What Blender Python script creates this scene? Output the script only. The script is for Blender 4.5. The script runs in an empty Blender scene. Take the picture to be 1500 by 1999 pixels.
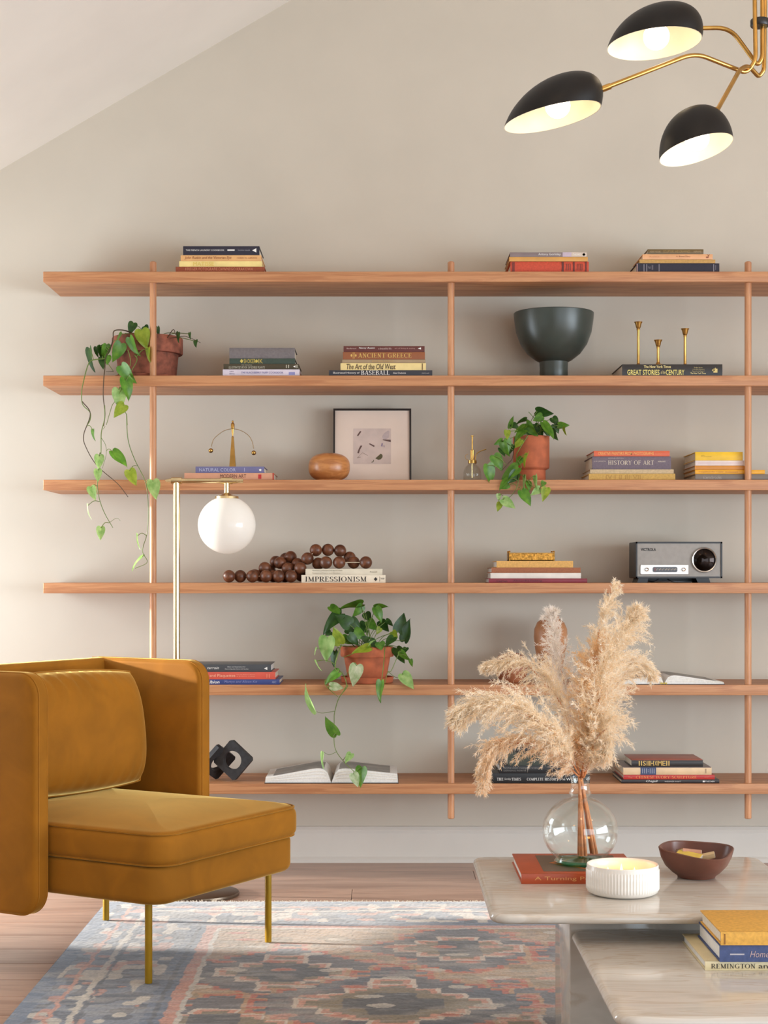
import bpy, bmesh, math, random
import numpy as np
from mathutils import Vector, Matrix
R = math.radians
random.seed(7)
rng = np.random.default_rng(7)
scn = bpy.context.scene
COL = scn.collection
F_PX, U0, V0 = 3220.0, 750.0, 1119.0        # focal length and principal point in the 1500x1999 frame
CAM_H = 1.0
# ------------------------------------------------------------------ camera, world, lights, exposure
cam_d = bpy.data.cameras.new('camera'); cam = bpy.data.objects.new('camera', cam_d); COL.objects.link(cam)
cam.location = (0, 0, CAM_H); cam.rotation_euler = (R(90), 0, 0)
cam_d.sensor_fit = 'HORIZONTAL'; cam_d.sensor_width = 36.0
cam_d.lens = F_PX / 1500.0 * 36.0
cam_d.shift_y = (V0 - 999.5) / 1500.0
cam_d.clip_start = 0.05
scn.camera = cam
world = bpy.data.worlds.new('world'); scn.world = world; world.use_nodes = True
bg = world.node_tree.nodes['Background']
bg.inputs['Color'].default_value = (0.80, 0.90, 1.0, 1); bg.inputs['Strength'].default_value = 0.7
vs = scn.view_settings
vs.view_transform = 'Standard'; vs.look = 'None'; vs.gamma = 1.0; vs.use_curve_mapping = False
vs.exposure = 0.48
try:
    cy = scn.cycles
    cy.use_denoising = True; cy.max_bounces = 8; cy.glossy_bounces = 3; cy.transmission_bounces = 4; cy.transparent_max_bounces = 16
    cy.caustics_reflective = False; cy.caustics_refractive = False; cy.adaptive_threshold = .02
except Exception:
    pass

def add_light(name, kind, loc, rot, energy, color, **kw):
    d = bpy.data.lights.new(name, kind); d.energy = energy; d.color = color
    for k, v in kw.items(): setattr(d, k, v)
    o = bpy.data.objects.new(name, d); COL.objects.link(o); o.location = loc; o.rotation_euler = rot
    return o
SUN_EL, SUN_AZ = R(9.0), R(-6.0)             # low sun almost along the shelf wall, from the left
sun_dir = Vector((math.cos(SUN_EL)*math.cos(SUN_AZ), math.cos(SUN_EL)*math.sin(SUN_AZ), -math.sin(SUN_EL)))
sun = add_light('sun', 'SUN', (-6, 4, 3), (0, 0, 0), 6.0, (1.0, 0.95, 0.87), angle=R(2.5))
sun.rotation_euler = sun_dir.to_track_quat('-Z', 'Y').to_euler()
XL = -2.30                                  # left wall
# daylight entering by the windows of the room
WIN1 = (4.50, 5.69, 0.12, 1.66)             # left wall, beside the shelves: y0, y1, z0, z1
WIN2 = (-1.0, 2.20, 0.30, 1.66)             # left wall, towards the camera
WIN3 = (0.8, 4.6, 0.05, 1.95)              # wall behind the camera: x0, x1, z0, z1
add_light('window_daylight', 'AREA', (XL-.02, (WIN1[0]+WIN1[1])/2-.14, (WIN1[2]+WIN1[3])/2), (0, R(-90), 0), 30.0, (.80, .91, 1.0),
          shape='RECTANGLE', size=WIN1[3]-WIN1[2], size_y=WIN1[1]-WIN1[0]-.28)
add_light('window_daylight', 'AREA', (XL-.02, (WIN2[0]+WIN2[1])/2, (WIN2[2]+WIN2[3])/2), (0, R(-90), 0), 3.0, (.80, .91, 1.0),
          shape='RECTANGLE', size=WIN2[3]-WIN2[2], size_y=WIN2[1]-WIN2[0])
add_light('window_daylight', 'AREA', ((WIN3[0]+WIN3[1])/2, -1.58, (WIN3[2]+WIN3[3])/2), (R(90), 0, 0), 60.0, (.75, .885, 1.0),
          shape='RECTANGLE', size=WIN3[1]-WIN3[0], size_y=WIN3[3]-WIN3[2])

# added warm fill points under the ridge, unseen, no fixture, to warm the upper wall
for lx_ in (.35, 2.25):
    add_light('warm_fill_light', 'POINT', (lx_, 1.5, 3.0), (0, 0, 0), 5.5, (1.0, .60, .28), shadow_soft_size=.12)
WIN4 = (-1.20, 3.20, 0.25, 1.74)             # right wall: y0, y1, z0, z1
add_light('window_daylight', 'AREA', (4.98, (WIN4[0]+WIN4[1])/2, (WIN4[2]+WIN4[3])/2), (0, R(90), 0), 205.0, (.77, .895, 1.0),
          shape='RECTANGLE', size=WIN4[3]-WIN4[2], size_y=WIN4[1]-WIN4[0])

# ------------------------------------------------------------------ helpers
def P(u, v, Y):                              # the point seen at frame position u, v that lies Y metres into the room
    return Vector(((u-U0)*Y/F_PX, Y, CAM_H-(v-V0)*Y/F_PX))
def px(n, Y): return n*Y/F_PX
def lin(c):
    out = []
    for x in c[:3]:
        x = x/255.0
        out.append(x/12.92 if x <= .04045 else ((x+.055)/1.055)**2.4)
    return tuple(out)+(1.0,)

class MB:
    def __init__(self): self.v = []; self.f = []; self.m = []
    def add(self, vs_, fs, mat=0):
        o = len(self.v); self.v.extend([tuple(p) for p in vs_])
        for f in fs: self.f.append(tuple(i+o for i in f)); self.m.append(mat)
        return self
    def box(self, x0, x1, y0, y1, z0, z1, mat=0):
        return self.add([(x0,y0,z0),(x1,y0,z0),(x1,y1,z0),(x0,y1,z0),(x0,y0,z1),(x1,y0,z1),(x1,y1,z1),(x0,y1,z1)],
                 [(0,3,2,1),(4,5,6,7),(0,1,5,4),(1,2,6,5),(2,3,7,6),(3,0,4,7)], mat)
    def rings(self, rings, mat=0, cap0=True, cap1=True, closed=True):
        n = len(rings[0]); vs_ = [p for r in rings for p in r]; fs = []
        for i in range(len(rings)-1):
            for j in range(n if closed else n-1):
                k = (j+1) % n
                fs.append((i*n+j, i*n+k, (i+1)*n+k, (i+1)*n+j))
        if cap0: fs.append(tuple(reversed(range(n))))
        if cap1: fs.append(tuple((len(rings)-1)*n+j for j in range(n)))
        return self.add(vs_, fs, mat)
    def rrect(self, x0, x1, y0, y1, r, prof, seg=5, mat=0, z_fn=None, **kw):
        rings = []
        for z, ins in prof:
            rr = max(r-ins, .0006); ring = []
            a0, a1, b0, b1 = x0+ins+rr, x1-ins-rr, y0+ins+rr, y1-ins-rr
            if a0 > a1: a0 = a1 = (a0+a1)/2
            if b0 > b1: b0 = b1 = (b0+b1)/2
            for (cx, cy, s) in ((a1,b1,0),(a0,b1,90),(a0,b0,180),(a1,b0,270)):
                for k in range(seg+1):
                    a = R(s+90*k/seg); ring.append((cx+rr*math.cos(a), cy+rr*math.sin(a), z))
            rings.append(ring)
        return self.rings(rings, mat, **kw)
    def rbox(self, x0, x1, y0, y1, z0, z1, r=.004, e=.003, seg=3, mat=0):
        e = min(e, (z1-z0)*.45)
        prof = [(z0+e*(1-math.cos(R(a))), e*(1-math.sin(R(a)))) for a in (0,30,60,90)]
        prof += [(z1-e*(1-math.cos(R(a))), e*(1-math.sin(R(a)))) for a in (90,60,30,0)]
        return self.rrect(x0, x1, y0, y1, max(r, e), prof, seg, mat)
    def lathe(self, prof, c=(0,0,0), seg=32, mat=0, rad=None):
        rings = []
        for r, z in prof:
            ring = []
            for k in range(seg):
                a = 2*math.pi*k/seg; rr = max(r, 1e-4)
                if rad: rr = rad(rr, z, a)
                ring.append((c[0]+rr*math.cos(a), c[1]+rr*math.sin(a), c[2]+z))
            rings.append(ring)
        return self.rings(rings, mat)
    def tube(self, pts, r, seg=8, mat=0, caps=True, closed=False):
        pts = [Vector(p) for p in pts]; n = len(pts); rs = r if isinstance(r, (list, tuple)) else [r]*n
        rings = []; up = None
        for i in range(n):
            if closed: t = pts[(i+1) % n]-pts[i-1]
            else: t = pts[min(i+1, n-1)]-pts[max(i-1, 0)]
            t = t.normalized() if t.length > 1e-9 else Vector((0,0,1))
            if up is None:
                up = Vector((0,0,1)) if abs(t.z) < .9 else Vector((1,0,0))
            up = (up-t*up.dot(t))
            up = up.normalized() if up.length > 1e-6 else t.orthogonal().normalized()
            s = t.cross(up)
            rings.append([pts[i]+(up*math.cos(2*math.pi*k/seg)+s*math.sin(2*math.pi*k/seg))*rs[i] for k in range(seg)])
        if closed:
            rings.append(rings[0]); return self.rings(rings, mat, cap0=False, cap1=False)
        return self.rings(rings, mat, cap0=caps, cap1=caps)
    def sphere(self, c, r, seg=20, nr=12, mat=0, sx=1, sy=1, sz=1):
        prof = [(r*math.sin(math.pi*i/nr), -r*math.cos(math.pi*i/nr)) for i in range(nr+1)]
        rings = [[(c[0]+max(a,1e-4)*sx*math.cos(2*math.pi*k/seg), c[1]+max(a,1e-4)*sy*math.sin(2*math.pi*k/seg), c[2]+z*sz) for k in range(seg)] for a, z in prof]
        return self.rings(rings, mat)
    def prism(self, poly, y0, y1, mat=0):      # polygon in x,z extruded along y
        n = len(poly)
        vs_ = [(x, y0, z) for x, z in poly]+[(x, y1, z) for x, z in poly]
        fs = [tuple(range(n)), tuple(reversed(range(n, 2*n)))]+[(i, (i+1) % n, n+(i+1) % n, n+i) for i in range(n)]
        return self.add(vs_, fs, mat)
    def text(self, s, x0, x1, z0, z1, y, mat=0, shear=0.0, bold=0.0, fit=True):
        vs_, fs = serif_geo(s[1:]) if s[0] == '^' else text_geo(s, shear, bold)
        if not vs_: return self
        w = max(p[0] for p in vs_); h = max(p[1] for p in vs_)
        sx = (x1-x0)/w; sz = (z1-z0)/h
        return self.add([(x0+p[0]*sx, y, z0+p[1]*sz) for p in vs_], fs, mat)
    def mesh(self, name, mats, smooth=True, recalc=True, angle=38):
        me = bpy.data.meshes.new(name); me.from_pydata(self.v, [], self.f)
        for m in (mats if isinstance(mats, (list, tuple)) else [mats]): me.materials.append(m)
        if any(self.m): me.polygons.foreach_set('material_index', self.m)
        if recalc:
            bm = bmesh.new(); bm.from_mesh(me); bmesh.ops.recalc_face_normals(bm, faces=bm.faces); bm.to_mesh(me); bm.free()
        if smooth:
            me.shade_smooth(); me.set_sharp_from_angle(angle=R(angle))
        me.update(); return me
    def build(self, name, mats, parent=None, loc=(0,0,0), **kw):
        return obj(name, self.mesh(name, mats, **kw), parent, loc)
def obj(name, me, parent=None, loc=(0,0,0)):
    o = bpy.data.objects.new(name, me); COL.objects.link(o); o.location = loc
    if parent is not None: o.parent = parent
    return o
# roman capitals with serifs, drawn as thick and thin strokes: ('s', x0, y0, x1, y1, w) stroke, ('c', cx, cy, rx, ry, a0, a1) swelling arc, ('t', x, y, w) serif
def _glyphs():
    T, H = .17, .06; G = {}
    def st(x, **k): return [('s', x, 0, x, 1, T), ('t', x, 0, .40), ('t', x, 1, .40)]
    G['I'] = (.42, st(.21)); G['H'] = (.92, st(.2)+st(.72)+[('s', .2, .5, .72, .5, H)])
    G['T'] = (.80, [('s', .4, 0, .4, 1, T), ('t', .4, 0, .42), ('s', .04, .97, .76, .97, H), ('s', .06, .8, .06, 1, .05), ('s', .74, .8, .74, 1, .05)])
    E = st(.2)+[('s', .2, .97, .66, .97, H), ('s', .2, .52, .54, .52, H), ('s', .65, .80, .65, 1, .05), ('s', .54, .42, .54, .62, .05)]
    G['E'] = (.76, E+[('s', .2, .03, .70, .03, H), ('s', .69, 0, .69, .22, .05)]); G['F'] = (.70, E)
    G['L'] = (.72, st(.2)+[('s', .2, .03, .66, .03, H), ('s', .65, 0, .65, .22, .05)])
    G['M'] = (1.12, [('s', .2, 0, .2, 1, .07), ('t', .2, 0, .3), ('t', .16, 1, .22), ('s', .18, 1, .55, .05, T), ('s', .55, .05, .9, 1, .06), ('s', .9, 0, .9, 1, T), ('t', .9, 0, .4), ('t', .94, 1, .26)])
    G['N'] = (.98, [('s', .2, 0, .2, 1, .07), ('t', .2, 0, .3), ('t', .16, 1, .22), ('s', .2, 1, .76, 0, T), ('s', .76, 0, .76, 1, .07), ('t', .76, 1, .3)])
    G['A'] = (.92, [('s', .14, 0, .46, 1, .06), ('s', .46, 1, .78, 0, T), ('s', .26, .33, .64, .33, H), ('t', .14, 0, .3), ('t', .78, 0, .36)])
    G['V'] = (.92, [('s', .14, 1, .46, 0, T), ('s', .46, 0, .78, 1, .06), ('t', .14, 1, .36), ('t', .78, 1, .3)])
    G['Y'] = (.90, [('s', .14, 1, .45, .46, T), ('s', .45, .46, .76, 1, .06), ('s', .45, 0, .45, .48, T), ('t', .45, 0, .4), ('t', .14, 1, .34), ('t', .76, 1, .28)])
    P_ = st(.2)+[('s', .2, .97, .42, .97, H), ('s', .2, .48, .42, .48, H), ('c', .42, .725, .24, .245, -90, 90)]
    G['P'] = (.74, P_); G['R'] = (.88, P_+[('s', .42, .48, .76, 0, T), ('t', .78, 0, .24)])
    G['B'] = (.80, P_[:3]+[('s', .2, .97, .42, .97, H), ('s', .2, .53, .44, .53, H), ('s', .2, .03, .44, .03, H), ('c', .42, .75, .20, .22, -90, 90), ('c', .44, .28, .26, .25, -90, 90)])
    G['D'] = (.92, st(.2)+[('s', .2, .97, .4, .97, H), ('s', .2, .03, .4, .03, H), ('c', .4, .5, .40, .47, -90, 90)])
    G['O'] = (.98, [('c', .49, .5, .40, .48, 0, 360)])
    G['C'] = (.90, [('c', .50, .5, .40, .48, 52, 308), ('s', .75, .70, .75, .98, .05), ('s', .76, .06, .72, .16, .05)])
    G['G'] = (.98, [('c', .50, .5, .40, .48, 52, 300), ('s', .75, .70, .75, .98, .05), ('s', .76, .04, .76, .40, T), ('t', .76, .40, .36)])
    G['S'] = (.70, [('c', .35, .735, .22, .24, 40, 250), ('c', .35, .265, .24, .24, -140, 75), ('s', .28, .55, .44, .44, T), ('s', .56, .76, .56, .98, .05), ('s', .12, .02, .12, .26, .05)])
    G['U'] = (.92, [('s', .2, .35, .2, 1, T), ('s', .74, .35, .74, 1, .07), ('t', .2, 1, .4), ('t', .74, 1, .28), ('c', .47, .36, .27, .34, 180, 360)])
    G[' '] = (.42, []); return G
_G = _glyphs()
def serif_geo(s):
    vs_, fs = [], []; x = 0
    def quad(a, b, c, d): o = len(vs_); vs_.extend([a, b, c, d]); fs.append((o, o+1, o+2, o+3))
    for ch in s:
        adv, parts = _G[ch]
        for p in parts:
            if p[0] == 's':
                _, x0, y0, x1, y1, w = p; L = math.hypot(x1-x0, y1-y0)
                if abs(y1-y0) < .02: quad((x+x0, y0-w/2), (x+x1, y0-w/2), (x+x1, y0+w/2), (x+x0, y0+w/2))
                else: quad((x+x0-w/2, y0), (x+x0+w/2, y0), (x+x1+w/2, y1), (x+x1-w/2, y1))
            elif p[0] == 't':
                _, cx_, cy_, w = p; sg = 1 if cy_ < .6 else -1
                quad((x+cx_-w/2, cy_), (x+cx_+w/2, cy_), (x+cx_+w/2, cy_+.05*sg), (x+cx_-w/2, cy_+.05*sg))
            else:
                _, cx_, cy_, rx_, ry_, a0, a1 = p; n = max(6, int(abs(a1-a0)/18)); pr = None
                for i in range(n+1):
                    a = R(a0+(a1-a0)*i/n); t = .028+.062*abs(math.cos(a))**1.5
                    c = (math.cos(a), math.sin(a)); o_, i_ = (x+cx_+(rx_+t)*c[0], cy_+(ry_+min(t, .03))*c[1]), (x+cx_+(rx_-t)*c[0], cy_+(ry_-min(t, .03))*c[1])
                    if pr: quad(pr[1], pr[0], o_, i_)
                    pr = (o_, i_)
        x += adv+.06
    mx = min(p[0] for p in vs_); my = min(p[1] for p in vs_)
    return [(a-mx, b-my) for a, b in vs_], fs
_tc = {}
def text_geo(s, shear, bold):
    k = (s, shear, bold)
    if k not in _tc:
        c = bpy.data.curves.new('lettering', 'FONT'); c.body = s; c.shear = shear; c.offset = bold; c.resolution_u = 2
        o = bpy.data.objects.new('lettering', c); me = o.to_mesh()
        vs_ = [(p.co.x, p.co.y) for p in me.vertices]; fs = [tuple(p.vertices) for p in me.polygons]
        if vs_:
            mx = min(p[0] for p in vs_); my = min(p[1] for p in vs_); vs_ = [(a-mx, b-my) for a, b in vs_]
        _tc[k] = (vs_, fs); o.to_mesh_clear(); bpy.data.objects.remove(o); bpy.data.curves.remove(c)
    return _tc[k]
def thing(name, label, cat, loc=(0,0,0), rz=0.0, group=None):
    o = bpy.data.objects.new(name, None); COL.objects.link(o); o.location = loc; o.rotation_euler = (0, 0, rz)
    o.empty_display_size = .05
    return tag(o, label, cat, group)
def tag(o, label, cat, group=None):
    o['label'] = label; o['category'] = cat
    if group: o['group'] = group
    return o
def struct(o): o['kind'] = 'structure'; return o
def crom(pts, n=8):                            # Catmull-Rom through the points
    pts = [Vector(p) for p in pts]; q = [pts[0]*2-pts[1]]+pts+[pts[-1]*2-pts[-2]]; out = []
    for i in range(1, len(q)-2):
        a, b, c, d = q[i-1:i+3]
        for k in range(n):
            t = k/n; out.append(.5*((2*b)+(c-a)*t+(2*a-5*b+4*c-d)*t*t+(3*b-a-3*c+d)*t**3))
    out.append(pts[-1]); return out
def fillet(pts, r, n=6):                       # polyline with rounded bends
    pts = [Vector(p) for p in pts]; out = [pts[0]]
    for i in range(1, len(pts)-1):
        a, b, c = pts[i-1], pts[i], pts[i+1]
        d1 = (a-b); d2 = (c-b); k = min(r, d1.length*.45, d2.length*.45)
        p0 = b+d1.normalized()*k; p1 = b+d2.normalized()*k
        for j in range(n+1):
            t = j/n; out.append(p0*(1-t)**2+b*2*t*(1-t)+p1*t*t)
    out.append(pts[-1]); return out

# ------------------------------------------------------------------ materials
def new_mat(name):
    m = bpy.data.materials.new(name); m.use_nodes = True; nt = m.node_tree
    return m, nt, nt.nodes['Principled BSDF']
def N(nt, t, **kw):
    n = nt.nodes.new(t)
    for k, v in kw.items(): setattr(n, k, v)
    return n
def coords(nt, scale, rand=0.0, kind='Object'):
    tc = N(nt, 'ShaderNodeTexCoord'); mp = N(nt, 'ShaderNodeMapping')
    mp.inputs['Scale'].default_value = scale
    nt.links.new(tc.outputs[kind], mp.inputs['Vector'])
    if rand:
        oi = N(nt, 'ShaderNodeObjectInfo'); cb = N(nt, 'ShaderNodeCombineXYZ')
        mu = N(nt, 'ShaderNodeMath', operation='MULTIPLY'); mu.inputs[1].default_value = rand
        nt.links.new(oi.outputs['Random'], mu.inputs[0])
        for k in range(3): nt.links.new(mu.outputs[0], cb.inputs[k])
        nt.links.new(cb.outputs[0], mp.inputs['Location'])
    return mp.outputs[0]
def ramp(nt, fac, stops):
    r = N(nt, 'ShaderNodeValToRGB'); el = r.color_ramp.elements
    while len(el) < len(stops): el.new(.5)
    for e, (p, c) in zip(el, stops): e.position = p; e.color = lin(c) if max(c) > 1 else tuple(c)+(1,)
    nt.links.new(fac, r.inputs[0]); return r.outputs[0]
def bump(nt, bs, h, strength, dist):
    b = N(nt, 'ShaderNodeBump'); b.inputs['Strength'].default_value = strength; b.inputs['Distance'].default_value = dist
    nt.links.new(h, b.inputs['Height']); nt.links.new(b.outputs[0], bs.inputs['Normal'])
def plain(name, rgb, rough=.5, metal=0.0, var=.06, scale=30, bmp=0.0, spec=.5, sheen=0.0, **kw):
    m, nt, bs = new_mat(name)
    bs.inputs['Roughness'].default_value = rough; bs.inputs['Metallic'].default_value = metal
    bs.inputs['Specular IOR Level'].default_value = spec
    if sheen:
        bs.inputs['Sheen Weight'].default_value = sheen; bs.inputs['Sheen Roughness'].default_value = .4
        bs.inputs['Sheen Tint'].default_value = lin(kw.get('sheen_tint', rgb))
    no = N(nt, 'ShaderNodeTexNoise'); no.inputs['Scale'].default_value = 1.0; no.inputs['Detail'].default_value = 5
    nt.links.new(coords(nt, (scale,)*3), no.inputs['Vector'])
    lo = tuple(max(0, c*(1-var)) for c in rgb); hi = tuple(min(255, c*(1+var)) for c in rgb)
    nt.links.new(ramp(nt, no.outputs[0], [(.3, lo), (.7, hi)]), bs.inputs['Base Color'])
    if bmp: bump(nt, bs, no.outputs[0], bmp, .002)
    return m
def wood(name, dark, light, scale, rough=.45, rand=0.0, bmp=.12, extra=None):
    m, nt, bs = new_mat(name); bs.inputs['Roughness'].default_value = rough
    v = coords(nt, scale, rand)
    a = N(nt, 'ShaderNodeTexNoise'); a.inputs['Scale'].default_value = 1; a.inputs['Detail'].default_value = 8; a.inputs['Roughness'].default_value = .62; a.inputs['Distortion'].default_value = .6
    nt.links.new(v, a.inputs['Vector'])
    mid = tuple((x+y)/2 for x, y in zip(dark, light))
    c = ramp(nt, a.outputs[0], [(.28, dark), (.46, mid), (.56, light), (.72, mid)])
    b = N(nt, 'ShaderNodeTexNoise'); b.inputs['Scale'].default_value = .22; b.inputs['Detail'].default_value = 3
    nt.links.new(v, b.inputs['Vector'])
    mx = N(nt, 'ShaderNodeMix', data_type='RGBA', blend_type='MULTIPLY'); mx.inputs['Factor'].default_value = .55
    nt.links.new(c, mx.inputs['A'])
    nt.links.new(ramp(nt, b.outputs[0], [(.3, (.72,.70,.68)), (.7, (1.0,1.0,1.0))]), mx.inputs['B'])
    out = mx.outputs['Result']
    if rand:
        oi = N(nt, 'ShaderNodeObjectInfo')
        m2 = N(nt, 'ShaderNodeMix', data_type='RGBA', blend_type='MULTIPLY'); m2.inputs['Factor'].default_value = 1
        nt.links.new(out, m2.inputs['A']); nt.links.new(ramp(nt, oi.outputs['Random'], [(0, (.78,.77,.77)), (1, (1.0,.98,.96))]), m2.inputs['B'])
        out = m2.outputs['Result']
    nt.links.new(out, bs.inputs['Base Color'])
    bump(nt, bs, a.outputs[0], bmp, .002)
    return m
def emit(name, rgb, strength):
    m, nt, bs = new_mat(name); bs.inputs['Base Color'].default_value = lin(rgb)
    bs.inputs['Emission Color'].default_value = lin(rgb); bs.inputs['Emission Strength'].default_value = strength
    return m
def thin_glass(name, tint, gloss=.06, ior=1.45):
    m, nt, bs = new_mat(name); out = nt.nodes['Material Output']; nt.nodes.remove(bs)
    t = N(nt, 'ShaderNodeBsdfTransparent'); t.inputs[0].default_value = lin(tint)
    g = N(nt, 'ShaderNodeBsdfGlossy'); g.inputs['Roughness'].default_value = gloss; g.inputs['Color'].default_value = (1,1,1,1)
    lw = N(nt, 'ShaderNodeLayerWeight'); pw = N(nt, 'ShaderNodeMath', operation='POWER'); pw.inputs[1].default_value = 3.2
    fr = N(nt, 'ShaderNodeMath', operation='MULTIPLY_ADD'); fr.inputs[1].default_value = .75*(ior-.45); fr.inputs[2].default_value = .035
    nt.links.new(lw.outputs['Facing'], pw.inputs[0]); nt.links.new(pw.outputs[0], fr.inputs[0])
    mx = N(nt, 'ShaderNodeMixShader')
    nt.links.new(fr.outputs[0], mx.inputs[0]); nt.links.new(t.outputs[0], mx.inputs[1]); nt.links.new(g.outputs[0], mx.inputs[2])
    nt.links.new(mx.outputs[0], out.inputs[0]); return m
def leafy(name, rgb, vein, rough=.38, transl=.35):
    m, nt, bs = new_mat(name); out = nt.nodes['Material Output']
    no = N(nt, 'ShaderNodeTexNoise'); no.inputs['Scale'].default_value = 1; no.inputs['Detail'].default_value = 4
    nt.links.new(coords(nt, (3, 3, 3), 7.0), no.inputs['Vector'])
    c = ramp(nt, no.outputs[0], [(.32, rgb), (.72, vein)])
    nt.links.new(c, bs.inputs['Base Color']); bs.inputs['Roughness'].default_value = rough
    tr = N(nt, 'ShaderNodeBsdfTranslucent'); mx = N(nt, 'ShaderNodeMixShader'); mx.inputs[0].default_value = transl
    nt.links.new(c, tr.inputs[0]); nt.links.new(bs.outputs[0], mx.inputs[1]); nt.links.new(tr.outputs[0], mx.inputs[2])
    nt.links.new(mx.outputs[0], out.inputs[0]); return m
def marble(name):
    m, nt, bs = new_mat(name); bs.inputs['Roughness'].default_value = .11
    v = coords(nt, (1, 1, 1))
    mp = N(nt, 'ShaderNodeMapping'); mp.inputs['Rotation'].default_value = (0, 0, R(-28)); mp.inputs['Scale'].default_value = (3, 18, 6)
    nt.links.new(v, mp.inputs['Vector'])
    a = N(nt, 'ShaderNodeTexNoise'); a.inputs['Scale'].default_value = 1; a.inputs['Detail'].default_value = 9; a.inputs['Distortion'].default_value = 1.2
    nt.links.new(mp.outputs[0], a.inputs['Vector'])
    c = ramp(nt, a.outputs[0], [(.30, (194,183,170)), (.43, (204,195,184)), (.50, (210,201,190)), (.56, (197,183,167)), (.60, (208,199,188)), (.75, (200,191,181))])
    nt.links.new(c, bs.inputs['Base Color']); return m
WALL = plain('wall_paint', (203, 193, 178), .85, var=.012, scale=4, spec=.25)
CEIL = plain('ceiling_paint', (233, 225, 214), .9, var=.01, scale=4, spec=.2)
TRIM = plain('trim_paint', (216, 209, 199), .55, var=.01, scale=6)
OAK_X = wood('oak_shelf', (166, 106, 68), (200, 142, 97), (3.0, 40, 60), .5)
OAK_Z = wood('oak_post', (176, 116, 78), (214, 156, 112), (60, 60, 4), .45)
PLANK = wood('floor_plank', (164, 130, 112), (200, 166, 146), (2.2, 26, 20), .33, rand=40.0)
BRASS = plain('brass', (188, 146, 80), .3, 1.0, .06, 40)
BRASS_PALE = plain('pale_brass', (226, 205, 160), .25, 1.0, .04, 40)
BLACK = plain('black_metal', (26, 22, 20), .42, .0, .08, 30)
IRON = plain('dark_iron', (52, 52, 54), .5, .3, .15, 60, .2)
TERRA = plain('terracotta', (178, 96, 62), .8, 0, .12, 25, .15)
TERRA_OLD = plain('weathered_terracotta', (132, 76, 58), .85, 0, .3, 28, .2)
SOIL = plain('soil', (50, 36, 28), .95, 0, .4, 120, .5)
PAGE = plain('page_paper', (226, 214, 194), .85, 0, .05, 200)
PAGE_W = plain('white_page_paper', (232, 228, 222), .8, 0, .03, 200)
_inks = {}
def ink(rgb, rough=.5):
    if rgb not in _inks: _inks[rgb] = plain('print_ink', rgb, rough, var=.03, scale=80)
    return _inks[rgb]
_cv = {}
def cover_mat(rgb, cloth=False):
    k = (rgb, cloth)
    if k not in _cv: _cv[k] = plain('book_cloth' if cloth else 'book_jacket', rgb, .7 if cloth else .38, var=.06 if cloth else .04, scale=160 if cloth else 25, bmp=.10 if cloth else 0)
    return _cv[k]
# ------------------------------------------------------------------ room shell
WY = 5.72                                      # the shelf wall
XR, YF = 5.00, -1.60
RIDGE_X, SL = 1.30, .584
def ceil_z(x): return 2.399+SL*(min(x, 2*RIDGE_X-x)+1.33)
gable = [(XL-.1, -.03), (XR+.1, -.03), (XR+.1, ceil_z(XR)+.05), (RIDGE_X, ceil_z(RIDGE_X)+.11), (XL-.1, ceil_z(XL)+.05)]
struct(MB().prism(gable, WY, WY+.12).build('wall_back', WALL, smooth=False))
m = MB()
for xa, xb in ((XL-.1, RIDGE_X), (RIDGE_X, XR+.1)):
    m.prism([(xa, ceil_z(xa)), (xb, ceil_z(xb)), (xb, ceil_z(xb)+.1), (xa, ceil_z(xa)+.1)], YF-.1, WY)
struct(m.build('ceiling', CEIL, smooth=False))
def wall_x(x0, x1, wins, y0, y1, z1):
    m = MB(); y = y0
    for (a, b, c, d) in wins:
        m.box(x0, x1, y, a, -.03, z1); m.box(x0, x1, a, b, -.03, c); m.box(x0, x1, a, b, d, z1); y = b
    m.box(x0, x1, y, y1, -.03, z1); return m
struct(wall_x(XL-.12, XL, [WIN2, WIN1], YF-.1, WY, ceil_z(XL)+.03).build('wall_left', WALL, smooth=False))
WALL2 = plain('taupe_wall_paint', (150, 138, 122), .85, var=.02, scale=4, spec=.25)
struct(wall_x(XR, XR+.12, [WIN4], YF-.1, WY, ceil_z(XR)+.03).build('wall_right', WALL2, smooth=False))
m = MB()
g2 = [(XL-.1, WIN3[3]), (XR+.1, WIN3[3]), (XR+.1, ceil_z(XR)+.6), (RIDGE_X, ceil_z(RIDGE_X)+.1), (XL-.1, ceil_z(XL)+.6)]
m.box(XL-.1, WIN3[0], YF-.12, YF, -.03, WIN3[3]); m.box(WIN3[1], XR+.1, YF-.12, YF, -.03, WIN3[3])
m.box(WIN3[0], WIN3[1], YF-.12, YF, -.03, WIN3[2]); m.prism(g2, YF-.12, YF)
struct(m.build('wall_front', WALL2, smooth=False))
for k, (y0, y1, z0, z1) in enumerate((WIN1, WIN2)):
    m = MB(); t = .035
    m.box(XL-.10, XL-.05, y0, y0+t, z0, z1); m.box(XL-.10, XL-.05, y1-t, y1, z0, z1)
    m.box(XL-.10, XL-.05, y0, y1, z0, z0+t); m.box(XL-.10, XL-.05, y0, y1, z1-t, z1)
    struct(m.build('window_%d' % (k+1), TRIM, smooth=False))
m = MB(); x0, x1, z0, z1 = WIN3
m.box(x0, x0+.04, YF-.10, YF-.05, z0, z1); m.box(x1-.04, x1, YF-.10, YF-.05, z0, z1)
for x in (x0+1.6, x0+3.2): m.box(x-.03, x+.03, YF-.10, YF-.05, z0, z1)
m.box(x0, x1, YF-.10, YF-.05, z0, z0+.04); m.box(x0, x1, YF-.10, YF-.05, z1-.04, z1)
struct(m.build('window_3', TRIM, smooth=False))
m = MB(); y0, y1, z0, z1 = WIN4; t = .035
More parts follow.
